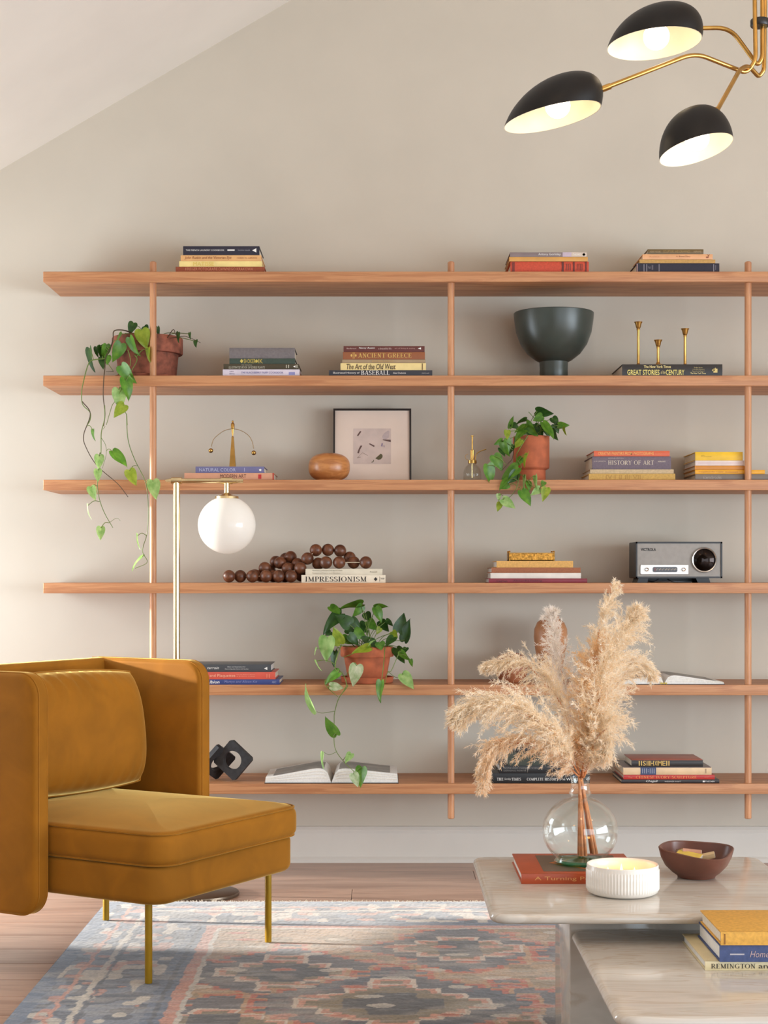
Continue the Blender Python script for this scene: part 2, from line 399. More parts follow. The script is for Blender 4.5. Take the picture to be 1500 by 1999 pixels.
m.box(XR+.05, XR+.10, y0, y0+t, z0, z1); m.box(XR+.05, XR+.10, y1-t, y1, z0, z1); m.box(XR+.05, XR+.10, y0, y1, z0, z0+t); m.box(XR+.05, XR+.10, y0, y1, z1-t, z1)
struct(m.build('window_4', TRIM, smooth=False))
# baseboard on the shelf wall with a stepped top and a shoe moulding
m = MB()
prof = [(WY, 0), (WY-.026, 0), (WY-.026, .012), (WY-.017, .020), (WY-.016, .100), (WY-.012, .108), (WY-.013, .112), (WY-.006, .122), (WY, .124)]
pp = [(XL, y, z) for y, z in prof]+[(XR, y, z) for y, z in prof]; n = len(prof)
m.add(pp, [(i, (i+1) % n, n+(i+1) % n, n+i) for i in range(n)]+[tuple(range(n)), tuple(reversed(range(n, 2*n)))])
struct(m.build('baseboard_back', TRIM, smooth=False))
# floor: planks laid along the shelf wall
fl = struct(MB().box(XL-.1, XR+.1, YF-.1, WY, -.05, -.017).build('floor', plain('subfloor', (70, 52, 42), .9), smooth=False))
PW = .1655
def plank_mesh(L):
    m = MB(); g = .0007
    return m.rrect(g, L-g, g, PW-g, .0012, [(-.017, 0), (-.0012, 0), (-.0003, .0006), (0, .0016)], seg=1).mesh('plank', PLANK, smooth=False)
pm = {L: plank_mesh(L) for L in (1.1, 1.5, 1.9, 2.2)}
y = WY-.005; row = 0
while y > YF:
    y -= PW; x = XL+(-.9 if row % 2 else -.3)-random.random()*.8+.4
    xs = XL
    while xs < XR:
        L = random.choice((1.1, 1.5, 1.9, 2.2))
        o = obj('plank', pm[L], fl, (xs-.0, y, 0)); xs += L
        if xs > XR+.0: break
    row += 1

# ------------------------------------------------------------------ wall shelf
SF = 5.43                                      # front of the shelves
ST = [CAM_H-(v-V0)*SF/F_PX for v in (530, 733, 936.5, 1138, 1337, 1530)]   # top of each shelf
SX0, SX1, TH = -1.123, 1.565, .034
shelf = thing('wall_shelf', 'long oak wall shelf unit with six boards on slim round posts', 'shelf', (0.22, 5.58, 0))
def sub(o, root):                              # parent keeping world placement
    o.parent = root; o.matrix_parent_inverse = root.matrix_basis.inverted(); return o
for i, z in enumerate(ST):
    b = MB(); L = SX1-SX0
    b.rbox(0, L, 0, WY-SF, -TH, 0, .002, .0018)
    o = b.build('shelf_board', OAK_X, None, (SX0, SF, z))
    sub(o, shelf)
PY = 5.455
for u in (299, 881, 1461):
    x = (u-750)*PY/F_PX
    zb, zt = CAM_H-(1598-V0)*PY/F_PX, CAM_H-(511-V0)*PY/F_PX
    rr = .0112
    o = MB().lathe([(0, 0), (rr-.002, 0), (rr, .002), (rr, zt-zb-.003), (rr-.003, zt-zb), (0, zt-zb)], seg=20).build('post', OAK_Z, None, (x, PY, zb))
    sub(o, shelf)

# ------------------------------------------------------------------ armchair
def velvet(name, rgb, sheen_tint):
    m, nt, bs = new_mat(name)
    v = coords(nt, (1, 1, 1))
    a = N(nt, 'ShaderNodeTexNoise'); a.inputs['Scale'].default_value = 9; a.inputs['Detail'].default_value = 5; a.inputs['Distortion'].default_value = .8
    b = N(nt, 'ShaderNodeTexNoise'); b.inputs['Scale'].default_value = 900; b.inputs['Detail'].default_value = 2
    nt.links.new(v, a.inputs['Vector']); nt.links.new(v, b.inputs['Vector'])
    lo = tuple(c*.93 for c in rgb); hi = tuple(min(255, c*1.05) for c in rgb)
    nt.links.new(ramp(nt, a.outputs[0], [(.3, lo), (.7, hi)]), bs.inputs['Base Color'])
    bs.inputs['Roughness'].default_value = .78; bs.inputs['Specular IOR Level'].default_value = .2
    bs.inputs['Sheen Weight'].default_value = 1.0; bs.inputs['Sheen Roughness'].default_value = .33; bs.inputs['Sheen Tint'].default_value = lin(sheen_tint)
    bump(nt, bs, b.outputs[0], .25, .0006); return m
VELVET = velvet('ochre_velvet', (160, 102, 24), (244, 206, 124))
LEGM = plain('ochre_leg_enamel', (170, 132, 22), .4, .3, .05, 30)
CH = thing('armchair', 'ochre velvet armchair with high wraparound back, thick seat cushion and slim metal legs', 'armchair', (-.370, 4.166, 0), R(-30.2))
W2 = .3075
def arc_prof(z0, z1, e0, e1, n=6):
    pr = [(z0+e0*(1-math.cos(math.pi/2*k/n)), e0*(1-math.sin(math.pi/2*k/n))) for k in range(n+1)]
    pr += [(z1-e1*(1-math.cos(math.pi/2*k/n)), e1*(1-math.sin(math.pi/2*k/n))) for k in range(n, -1, -1)]
    return pr
sb = MB().rrect(-.70, -.012, -W2+.004, W2-.004, .062, arc_prof(.205, .298, .022, .012), 8).build('seat_base', VELVET, CH)
cu = MB(); pr = arc_prof(.2985, .382, .022, .028)
pr += [(.388, .055), (.396, .10), (.4025, .15), (.407, .21), (.409, .27)]
cu.rrect(-.688, .006, -W2, W2, .066, pr, 8)
cush = cu.build('seat_cushion', VELVET, CH)
def rr_path(x0, x1, y0, y1, r, z, seg=8):
    pts = []
    for (cx, cy, s) in ((x1-r,y1-r,0),(x0+r,y1-r,90),(x0+r,y0+r,180),(x1-r,y0+r,270)):
        for k in range(seg+1): pts.append((cx+r*math.cos(R(s+90*k/seg)), cy+r*math.sin(R(s+90*k/seg)), z))
    return pts
for z in (.3765, .3025):
    MB().tube(rr_path(-.680, -.0005, -W2+.0065, W2-.0065, .06, z), .0026, 6, closed=True).build('piping', VELVET, cush)
# upholstered shell: a back panel and two wings with rounded free corners
ZB, ZT = .156, .755
def wing_panel(side):
    y0, y1 = (W2+.002, W2+.052) if side > 0 else (-W2-.052, -W2-.002)
    r = .06; xf, xb = -.345, -.745; poly = [(xb, ZB), ]
    for k in range(9): a = R(-90+90*k/8); poly.append((xf-r+r*math.cos(a), ZB+r+r*math.sin(a)))
    for k in range(9): a = R(90*k/8); poly.append((xf-r+r*math.cos(a), ZT-r+r*math.sin(a)))
    poly.append((xb, ZT))
    m = MB(); e = .016; n = 5; rings = []
    cx, cz = (xf+xb)/2-.05, (ZB+ZT)/2
    def off(ins):
        out = []; L = len(poly)
        for i, (x, z) in enumerate(poly):
            xa, za = poly[i-1]; xb2, zb2 = poly[(i+1) % L]
            t1 = Vector((x-xa, z-za)).normalized(); t2 = Vector((xb2-x, zb2-z)).normalized()
            nrm = Vector((-(t1.y+t2.y), t1.x+t2.x)); nrm = nrm.normalized()
            out.append((x+nrm.x*ins, z+nrm.y*ins))
        return out
    for k in range(n+1):
        a = math.pi/2*k/n; rings.append((y0+e*(1-math.cos(a)) if 0 else y0+e*(1-math.sin(a+0)) if 0 else y0+e*(1-math.cos(a)), e*(1-math.sin(a))))
    for k in range(n, -1, -1):
        a = math.pi/2*k/n; rings.append((y1-e*(1-math.cos(a)), e*(1-math.sin(a))))
    m.rings([[(x, yy, z) for x, z in off(ins)] for yy, ins in rings])
    w = m.build('wing', VELVET, CH)
    yi = y0+.010 if side > 0 else y1-.010
    yo = y1-.010 if side > 0 else y0+.010
    for yy in (yi, yo):
        MB().tube([(x, yy, z) for x, z in off(.0015)[0:]], .0022, 6).build('piping', VELVET, w)
    return w
wing_panel(1); wing_panel(-1)
bk = MB()
bk.rrect(-.748, -.690, -W2-.05, W2+.05, .028, arc_prof(ZB, ZT, .018, .018, 5), 6).build('backrest', VELVET, CH)
# lumbar pillow
pm_ = MB(); nu, nv = 48, 34; A, B, T = .268, .166, .098
def pil(a, b, s):
    ea = 1-abs(a)**3.2; eb = 1-abs(b)**3.0
    t = T*max(0, ea)**.55*max(0, eb)**.55
    pin = 1-.05*(abs(a)**2*abs(b)**2)*1.6
    yy = A*a*(1-.055*(1-abs(b)**2)*abs(a)**4)*pin if 0 else A*a*pin*(1-.03*(1-b*b)*0)
    zz = B*b*pin*(1-.02*(1-a*a)*0)-.010*(1-b*b)*0
    zz += -.012*(a*a)*(1 if b > 0 else -1)*0
    edge = max(0, (b-.0))**1.5*max(0, 1-abs(a+.25)*.9)
    wr = .0105*edge*math.sin(34*a+9*b*a+2*math.sin(7*b))*(1-abs(b)**8)
    wr += .004*max(0, -b)**1.5*math.sin(40*a+3)*(1-abs(b)**8)
    return (s*(t+wr), yy, zz)
def grid(s):
    vs_ = [pil(-1+2*i/nu, -1+2*j/nv, s) for j in range(nv+1) for i in range(nu+1)]
    fs = [(j*(nu+1)+i, j*(nu+1)+i+1, (j+1)*(nu+1)+i+1, (j+1)*(nu+1)+i) for j in range(nv) for i in range(nu)]
    return vs_, fs
for s in (1, -1): pm_.add(*grid(s))
pil_o = pm_.build('lumbar_pillow', VELVET, None, angle=180)
bm = bmesh.new(); bm.from_mesh(pil_o.data); bmesh.ops.remove_doubles(bm, verts=bm.verts, dist=.0004); bmesh.ops.recalc_face_normals(bm, faces=bm.faces); bm.to_mesh(pil_o.data); bm.free()
tag(pil_o, 'plump ochre velvet lumbar pillow resting against the armchair back', 'pillow')
border = [(-1+2*i/30, -1) for i in range(30)]+[(1, -1+2*i/20) for i in range(20)]+[(1-2*i/30, 1) for i in range(30)]+[(-1, 1-2*i/20) for i in range(20)]
MB().tube([pil(a, b, 1) for a, b in border], .0032, 6, closed=True).build('piping', VELVET, pil_o)
chm = Matrix.Translation(CH.location) @ Matrix.Rotation(R(-30.2), 4, 'Z')
pil_o.matrix_world = chm @ Matrix.Translation((-.568, .004, .570)) @ Matrix.Rotation(R(-9), 4, 'Z') @ Matrix.Rotation(R(-8), 4, 'Y')
for (x, y, z0) in ((-.081, -.2565, .010), (-.081, .2565, .010), (-.640, .2565, .010), (-.640, -.2565, 0)):
    MB().lathe([(0, z0), (.0088, z0), (.0092, z0+.002), (.0092, .215), (0, .215)], (x, y, 0), 16).build('leg', LEGM, CH)

# ------------------------------------------------------------------ floor lamp
LY = 5.13
lamp = thing('floor_lamp', 'brass floor lamp with white glass globe hanging from a crossbar', 'lamp', ((389-750)*LY/F_PX, LY, 0))
m = MB(); lx = lamp.location.x
m.lathe([(0, 0), (.124, 0), (.125, .004), (.123, .010), (.118, .012), (0, .012)], (0, 0, 0), 56).build('base', plain('satin_bronze', (120, 104, 88), .35, .8, .05, 20), lamp)
pole_x = (345-750)*LY/F_PX-lx; ztop = CAM_H-(938-V0)*LY/F_PX
MB().lathe([(0, .012), (.0105, .012), (.0105, ztop+.004), (0, ztop+.004)], (pole_x, 0, 0), 18).build('pole', BRASS_PALE, lamp)
ax0, ax1 = (323-750)*LY/F_PX-lx, (475-750)*LY/F_PX-lx
m = MB(); az = ztop-.001; gx = (443-750)*LY/F_PX-lx
m.tube([(ax0, 0, az), (ax0+.018, 0, az)], [.004, .0085], 14); m.tube([(ax0+.018, 0, az), (ax1-.02, 0, az)], .0078, 14)
m.tube([(ax1-.02, 0, az), (ax1, 0, az)], .0068, 14)
arm = m.build('crossbar', BRASS_PALE, lamp)
MB().tube([(pole_x-.016, 0, az), (pole_x+.016, 0, az)], .0112, 16).build('joint', BRASS_PALE, arm)
MB().tube([(gx-.018, 0, az), (gx+.018, 0, az)], .0105, 16).build('joint', BRASS_PALE, arm)
gz = CAM_H-(1025-V0)*LY/F_PX; gr = px(56.5, LY)
MB().lathe([(0, gz+gr-.006), (.037, gz+gr-.008), (.036, gz+gr-.001), (.012, gz+gr+.006), (.0085, gz+gr+.010), (.0085, az-.004), (0, az-.004)], (gx, 0, 0), 28).build('stem', BRASS_PALE, lamp)
def opal():
    m, nt, bs = new_mat('opal_glass'); out = nt.nodes['Material Output']
    bs.inputs['Base Color'].default_value = lin((246, 242, 236)); bs.inputs['Roughness'].default_value = .12
    tr = N(nt, 'ShaderNodeBsdfTranslucent'); tr.inputs[0].default_value = lin((248, 244, 238)); mx = N(nt, 'ShaderNodeMixShader'); mx.inputs[0].default_value = .35
    nt.links.new(bs.outputs[0], mx.inputs[1]); nt.links.new(tr.outputs[0], mx.inputs[2]); nt.links.new(mx.outputs[0], out.inputs[0]); return m
MB().sphere((gx, 0, gz), gr, 40, 28).build('globe_shade', opal(), lamp)

# ------------------------------------------------------------------ coffee tables
MARB = marble('cream_marble')
def slab_prof(h, t):
    e = t/2; return [(h-e-e*math.cos(math.pi*k/10), e*(1-math.sin(math.pi*k/10))) for k in range(11)]
H1, H2 = .36, .30
T1 = thing('coffee_table', 'taller pale marble coffee table holding the pampas vase and lit candle', 'coffee table', (.522, 3.41, 0))
MB().rrect(-.322, .322, -.32, .32, .038, slab_prof(H1, .019), 8).build('tabletop', MARB, T1)
MB().rbox(-.156, .156, -.16, .115, .010, H1-.019, .004, .003).build('plinth', MARB, T1)
T2 = thing('coffee_table', 'lower pale marble coffee table with a stack of three books', 'coffee table', (.688, 2.92, 0))
MB().rrect(-.322, .322, -.322, .322, .038, slab_prof(H2, .019), 8).build('tabletop', MARB, T2)
MB().rbox(-.156, .156, -.13, .13, .010, H2-.019, .004, .003).build('plinth', MARB, T2)
T1['group'] = T2['group'] = 'nesting marble tables'

# ------------------------------------------------------------------ pendant lamp
CREAM = plain('cream_enamel', (246, 236, 212), .45, 0, .02, 20)
SHBLK = plain('black_enamel', (18, 14, 12), .45, 0, .06, 20, spec=.3)
HY = 3.60
hub = P(1482, 120, HY)
PEND = thing('pendant_lamp', 'brass pendant lamp with three black dome shades and lit bulbs', 'pendant lamp', (hub.x, HY, ceil_z(hub.x)-.01))
def world_part(mb, name, mat, parent=PEND, **kw):
    o = mb.build(name, mat, None, **kw)
    r = parent
    o.parent = r; mw = Matrix.Translation(r.location) if r.parent is None else r.parent.matrix_basis @ r.matrix_parent_inverse @ r.matrix_basis
    o.matrix_parent_inverse = mw.inverted(); return o
BULB = emit('lit_bulb', (255, 236, 208), 4.5)
def shade(c, a, b, h, roll, pitch, yaw, shift):
    M = Matrix.Translation(c) @ Matrix.Rotation(R(yaw), 4, 'Z') @ Matrix.Rotation(R(-roll), 4, 'Y') @ Matrix.Rotation(R(pitch), 4, 'X')
    def dome(k, dz, nphi=14, seg=44):
        rings = []
        for i in range(nphi+1):
            ph = math.pi/2*i/nphi; cr = math.cos(ph)**.86; sz = math.sin(ph)
            rings.append([M @ Vector(((a-k)*max(cr, .004)*math.cos(2*math.pi*j/seg)+shift*sz, (b-k)*max(cr, .004)*math.sin(2*math.pi*j/seg), (h-k)*sz+dz)) for j in range(seg)])
        return rings
    m = MB(); o = dome(0, 0); i_ = dome(.0016, .0002)
    m.rings(o, cap0=False); s = world_part(m, 'shade', SHBLK)
    m = MB(); m.rings(i_, cap0=False)
    rim0, rim1 = o[0], i_[0]; n = len(rim0)
    m.add(rim0+rim1, [(j, (j+1) % n, n+(j+1) % n, n+j) for j in range(n)])
    l = world_part(m, 'lining', CREAM, recalc=False)
    return M
bulbs = []
def bulb(M, loc, r):
    c = M @ Vector(loc)
    world_part(MB().sphere(c, r, 24, 16), 'bulb', BULB)
    top = M @ Vector((loc[0]+.004, loc[1], loc[2]+r*2.1))
    world_part(MB().tube([c+(top-c)*.42, top], .013, 14), 'socket', BRASS)
    bulbs.append(c)
c1 = P(1278, 86, 3.60); M1 = shade(c1, px(92.5, 3.6), px(88, 3.6), px(74, 3.6), 5, -3, 0, px(26, 3.6)); bulb(M1, (.006, 0, .016), .0285)
c2 = P(1079, 229, 3.45); M2 = shade(c2, px(97, 3.45), px(84, 3.45), px(76, 3.45), 12, -2, 0, px(42, 3.45)); bulb(M2, (.016, 0, .022), .0265)
c3 = P(1360, 293, 3.40); M3 = shade(c3, px(74, 3.4), px(70, 3.4), px(84, 3.4), 14, -9, 0, px(14, 3.4)); bulb(M3, (.008, 0, .024), .0255)
ZC = PEND.location.z
def rod(u, Y): p = P(u, 0, Y); return Vector((p.x, p.y, ZC-.02))
rr = .0049
world_part(MB().tube(fillet([P(1366, 55, 3.60), P(1426, 54, 3.60), P(1480, 128, 3.60), P(1489, 112, 3.60), P(1489, 0, 3.60), rod(1489, 3.60)], .03), rr, 10), 'arm', BRASS)
world_part(MB().tube(fillet([P(1186, 170, 3.45), P(1357, 103, 3.50), P(1458, 143, 3.585), P(1476, 118, 3.585), P(1474, 0, 3.585), rod(1474, 3.585)], .035), rr, 10), 'arm', BRASS)
world_part(MB().tube(fillet([P(1397, 222, 3.43), P(1446, 134, 3.55), P(1462, 128, 3.58), P(1482, 150, 3.615), P(1492, 138, 3.615), P(1494, 0, 3.615), rod(1494, 3.615)], .025), rr, 10), 'arm', BRASS)
world_part(MB().tube([P(1166, 178, 3.45), P(1192, 168, 3.452)], .0068, 14), 'arm_ferrule', BRASS)
world_part(MB().tube([P(1392, 230, 3.422), P(1400, 214, 3.436)], .0068, 14), 'arm_ferrule', BRASS)
ring = P(1484, 45, 3.60)
world_part(MB().lathe([(0, -.008), (.019, -.008), (.0205, -.006), (.0205, .006), (.019, .008), (0, .008)], ring, 28), 'collar', BLACK)
world_part(MB().lathe([(0, -.02), (.06, -.02), (.065, -.012), (.065, .035), (0, .035)], (hub.x, HY, ZC), 32), 'ceiling_canopy', BRASS)
# ------------------------------------------------------------------ books
# each title: list of (text, x0, x1, z0, z1 as fractions of the spine, colour, shear, bold); 'bar' and 'tri' are printed marks
def book(label, x0, x1, y0, z0, z1, depth, rgb, titles=(), cloth=False, page=PAGE, rz=0.0, top_rgb=None, group=None, rounded=.0):
    w, h = x1-x0, z1-z0; xc = (x0+x1)/2
    root = thing('book', label, 'book', (xc, y0+depth/2, z0), R(rz), group)
    t = min(.0028, h*.14); hw, hd = w/2, depth/2
    cm = [cover_mat(rgb, cloth)]+([cover_mat(top_rgb, cloth)] if top_rgb else [])
    m = MB()
    m.rbox(-hw, hw, -hd+.0015, hd, .0002, t, .0012, .0006, 1)
    m.rbox(-hw, hw, -hd+.0015, hd, h-t, h-.0002, .0012, .0006, 1, mat=1 if top_rgb else 0)
    # spine, slightly rounded outwards
    n = 6; poly = [(-hd+.0035, 0.0002)]+[(-hd+(.0012 if rounded == 0 else rounded)*(2*k/n-1)**2, .0002+(h-.0004)*k/n) for k in range(n+1)]+[(-hd+.0035+rounded, h-.0002)]
    L = len(poly)
    m.add([(-hw, y, z) for y, z in poly]+[(hw, y, z) for y, z in poly], [(i, (i+1) % L, L+(i+1) % L, L+i) for i in range(L)]+[tuple(reversed(range(L))), tuple(range(L, 2*L))])
    m.build('cover', cm, root)
    MB().box(-hw+.0035, hw-.0035, -hd+.0034+rounded, hd-.004, t, h-t).build('pages', page, root, smooth=False)
    for T in titles:
        t_, a, b, c, d, col = T[:6]; sh = T[6] if len(T) > 6 else 0; bo = T[7] if len(T) > 7 else 0
        X0, X1, Z0, Z1 = -hw+a*w, -hw+b*w, c*h, d*h; yy = -hd-.0005; m = MB()
        if t_ == 'bar': m.box(X0, X1, yy, yy+.0008+rounded, Z0, Z1).build('spine_band', ink(col), root, smooth=False)
        elif t_ == 'tri': m.add([(X0, yy, (Z0+Z1)/2), (X1, yy, Z0), (X1, yy, Z1)], [(0, 1, 2)]).build('spine_mark', ink(col), root, smooth=False, recalc=False)
        elif t_ == 'dia': m.add([(X0, yy, (Z0+Z1)/2), ((X0+X1)/2, yy, Z0), (X1, yy, (Z0+Z1)/2), ((X0+X1)/2, yy, Z1)], [(0, 1, 2, 3)]).build('spine_mark', ink(col), root, smooth=False, recalc=False)
        else: m.text(t_, X0, X1, Z0, Z1, yy-.0001, 0, sh, bo).build('lettering', ink(col), root, smooth=False, recalc=False)
    return root
def stack(base_z, Y, items, depth=.215, group=None):
    # items from top to bottom: (label, u0, u1, v_top, rgb, options)
    zt = [CAM_H-(it[3]-V0)*Y/F_PX for it in items]+[base_z]
    for i, (label, u0, u1, vt, rgb, opt) in enumerate(items):
        opt = dict(opt); d = opt.pop('depth', depth); dy = opt.pop('dy', 0)
        book(label, (u0-750)*Y/F_PX, (u1-750)*Y/F_PX, Y+dy, zt[i+1], zt[i]-.0001, d, rgb, group=group, **opt)
    return zt
WH = (236, 232, 226); GOLD = (214, 176, 96); DK = (40, 34, 32)
S1, S2, S3, S4, S5, S6 = ST
stack(S1, 5.45, [
 ('thick navy cookbook with white triangle, topmost of the left stack on the top board', 357.7, 506.7, 480.3, (38, 36, 52),
  dict(titles=[('THE FRENCH LAUNDRY COOKBOOK', .035, .54, .46, .62, WH), ('bar', .58, .675, .48, .62, WH), ('THOMAS KELLER', .715, .875, .48, .58, (170, 168, 176)), ('tri', .905, .96, .28, .76, WH)], page=PAGE)),
 ('tan book with brown italic title just below the navy cookbook', 352.7, 510, 497.9, (222, 170, 112),
  dict(titles=[('John Ruskin and the Victorian Eye', .05, .63, .2, .8, (140, 76, 40), .25), ('HARRY N. ABRAMS', .70, .95, .4, .62, (160, 96, 56))])),
 ('pale yellow book with faint gold title between tan and reddish brown books', 350, 511.6, 509.6, (240, 216, 142), dict(titles=[('MATISSE', .17, .42, .15, .85, (226, 196, 96))])),
 ('reddish brown book on old Krakow photographs, lowest of its stack', 343, 516.7, 520.6, (146, 72, 44),
  dict(titles=[('KRIEGER FOTOGRAFIE DAWNEGO KRAKOWA', .11, .87, .36, .86, (206, 132, 100))], cloth=True)),
], depth=.20, group='books stacked on the shelves')
stack(S1, 5.45, [
 ('thin grey and lilac book topmost above the mustard and red books', 996, 1146, 492.3, (128, 112, 112),
  dict(titles=[('Antony Gormley', .37, .66, .2, .82, WH), ('bar', .685, .80, .02, .98, (190, 172, 186)), ('bar', .80, 1.0, .02, .98, (206, 188, 172)), ('THE MIT', .82, .92, .3, .7, WH), ('dia', .94, .985, .15, .85, (120, 96, 80))])),
 ('thin mustard book between the grey one and the red one', 994.7, 1148, 501.4, (206, 152, 78), dict()),
 ('thick red cloth book with dark spine bands under the mustard book', 997, 1150, 510.3, (196, 76, 52),
  dict(cloth=True, rounded=.003, titles=[('bar', .02, .055, .05, .95, (118, 44, 36)), ('bar', .655, .68, .03, .97, (96, 36, 30)), ('bar', .80, .82, .03, .97, (96, 36, 30)), ('bar', .955, .972, .03, .97, (96, 36, 30)), ('III', .71, .77, .2, .8, (130, 52, 40), 0, .01), ('IIII', .85, .92, .2, .8, (130, 52, 40), 0, .01)])),
], depth=.215, group='books stacked on the shelves')
stack(S1, 5.45, [
 ('small olive brown book topmost of the right stack on the top board', 1265, 1374, 486.3, (104, 82, 44),
  dict(titles=[('HENRY MOORE', .04, .23, .3, .66, (176, 150, 110)), ('SCULPTURE AND DRAWINGS', .28, .76, .26, .74, (170, 140, 84)), ('ABRAMS', .82, .96, .34, .66, (176, 150, 110))])),
 ('peach book with a brown bird mark on its spine', 1255, 1392, 496, (222, 164, 116),
  dict(titles=[('A. Brown Diary', .48, .68, .32, .72, (150, 88, 56)), ('Rome', .10, .24, .4, .66, (198, 130, 90)), ('dia', .90, .94, .2, .6, (130, 66, 40)), ('Y', .92, .96, .3, .95, (130, 66, 40))])),
 ('mustard book lying on the navy volume', 1249, 1397, 506.4, (190, 148, 84), dict(cloth=True)),
 ('navy cloth volume with silver bars, lowest of the right top stack', 1243, 1405, 513.8, (40, 38, 52),
  dict(cloth=True, titles=[('bar', .004, .014, .05, .95, (176, 140, 136))]+[('bar', a, a+.012, .12, .9, (120, 114, 122)) for a in (.085, .118, .268, .925)]+[('Vol', .14, .17, .4, .7, (130, 124, 130)), ('II', .185, .20, .3, .8, (130, 124, 130)), ('bar', .952, .958, .3, .8, (110, 104, 112))])),
], depth=.215, group='books stacked on the shelves')
stack(S2, 5.45, [
 ('worn thick grey cloth book without a title', 447.8, 575.7, 678.8, (112, 104, 104), dict(cloth=True, rounded=.003, depth=.16)),
 ('dark green cloth book with gold ornaments on its spine', 448, 576, 699.7, (54, 68, 58),
  dict(cloth=True, depth=.17, titles=[('dia', .16, .215, .1, .9, (196, 176, 84)), ('SHOKER', .22, .40, .1, .9, (190, 168, 80)), ('dia', .39, .44, .15, .85, (196, 176, 84)), ('IK', .44, .51, .1, .9, (190, 168, 80))])),
 ('olive black book titled Illustrated Book of Edible Plants', 436.4, 583.5, 710.2, (66, 58, 40),
  dict(titles=[('ILLUSTRATED BOOK OF EDIBLE PLANTS', .07, .55, .12, .55, (190, 184, 164), .2), ('The Complete', .24, .38, .64, .9, (180, 174, 154), .2), ('II', .83, .87, .2, .8, (190, 184, 164)), ('tri', .925, .955, .3, .7, WH), ('B', .965, .99, .2, .8, (190, 184, 164))])),
 ('pale lavender cookbook lowest of its stack', 435, 585, 720.8, (214, 204, 216),
  dict(titles=[('THE BLACKBERRY FARM COOKBOOK', .24, .79, .38, .66, (92, 92, 150)), ('SAM', .09, .14, .60, .76, (110, 100, 130)), ('BEALL', .09, .16, .28, .44, (110, 100, 130)), ('bar', .86, .94, .2, .6, (140, 140, 190))])),
], depth=.19, group='books stacked on the shelves')
stack(S2, 5.45, [
 ('maroon book topmost above the Ancient Greece book', 671, 829.4, 675.4, (92, 40, 36),
  dict(titles=[('Ben Barnard', .04, .155, .48, .68, (206, 180, 172)), ('Nancy Austin', .19, .385, .46, .82, WH, .1), ('a beautiful life', .43, .59, .42, .72, (206, 180, 172)), ('art of living & seeing', .63, .88, .46, .70, (190, 150, 140)), ('tri', .915, .955, .4, .76, WH)])),
 ('brown book titled Ancient Greece in gold letters', 669.6, 830, 687, (142, 82, 48),
  dict(titles=[('^ANCIENT GREECE', .185, .835, .22, .84, GOLD), ('dia', .092, .115, .3, .75, GOLD), ('bar', .122, .127, .1, .95, GOLD), ('bar', .137, .142, .1, .95, GOLD), ('dia', .147, .168, .3, .75, GOLD)])),
 ('thin taupe book between Ancient Greece and The Art of the Old West', 668.4, 831, 701.6, (158, 134, 104), dict(titles=[('REMBRANDT', .36, .62, .2, .75, (190, 150, 90))])),
 ('cream book titled The Art of the Old West', 665, 832, 708.6, (228, 204, 140),
  dict(titles=[('The Art of the Old West', .07, .645, .12, .9, (66, 44, 24), .18, .012), ('bar', .952, .962, .06, .94, (90, 60, 30))])),
 ('long dark slate book titled Illustrated History of Baseball', 642.5, 844.4, 722.7, (46, 48, 58),
  dict(titles=[('Illustrated History of', .04, .295, .32, .72, WH), ('^BASEBALL', .31, .585, .22, .95, WH, 0, .01), ('Alex Chadwick', .62, .745, .40, .68, WH), ('PORTLAND', .90, .97, .42, .58, (200, 196, 190))])),
], depth=.215, group='books stacked on the shelves')
stack(S2, 5.45, [
 ('big black book titled Great Stories of the Century under the candlesticks', 1215.3, 1411, 710.9, (34, 28, 26),
  dict(depth=.255, titles=[('The New York Times', .215, .485, .68, .90, (226, 206, 140), .0, .02), ('GREAT STORIES', .05, .372, .10, .54, (232, 214, 120), 0, .012), ('of the', .385, .43, .18, .48, (220, 200, 130), .2), ('CENTURY', .435, .62, .10, .54, (232, 214, 120), 0, .012),
    ('The Best Stories', .715, .80, .68, .76, (220, 200, 130)), ('of the 20th Century as', .70, .82, .53, .61, (220, 200, 130)), ('Reported in the Pages of', .70, .82, .38, .46, (220, 200, 130)), ('The New York Times', .68, .835, .18, .32, (226, 206, 140), 0, .01),
    ('bar', .91, .95, .3, .62, (214, 190, 120)), ('dia', .895, .925, .38, .62, (214, 190, 120)), ('bar', .925, .935, .6, .7, (214, 190, 120))])),
], group='books stacked on the shelves')
stack(S3, 5.45, [
 ('blue grey book titled Natural Color under the brass balance toy', 381.8, 516, 910.6, (106, 104, 142),
  dict(depth=.16, titles=[('NATURAL COLOR', .055, .585, .22, .72, (176, 180, 206)), ('bar', .71, .715, .2, .8, (190, 190, 210)), ('dia', .92, .965, .25, .65, WH)])),
 ('salmon book with black title and small red square', 360, 535, 923, (206, 150, 120),
  dict(titles=[('MODERN ART', .40, .69, .3, .8, (80, 40, 30)), ('bar', .825, .86, .18, .78, (186, 44, 44)), ('bar', .985, 1.0, .02, .98, (176, 60, 44))], depth=.2)),
], group='books stacked on the shelves')
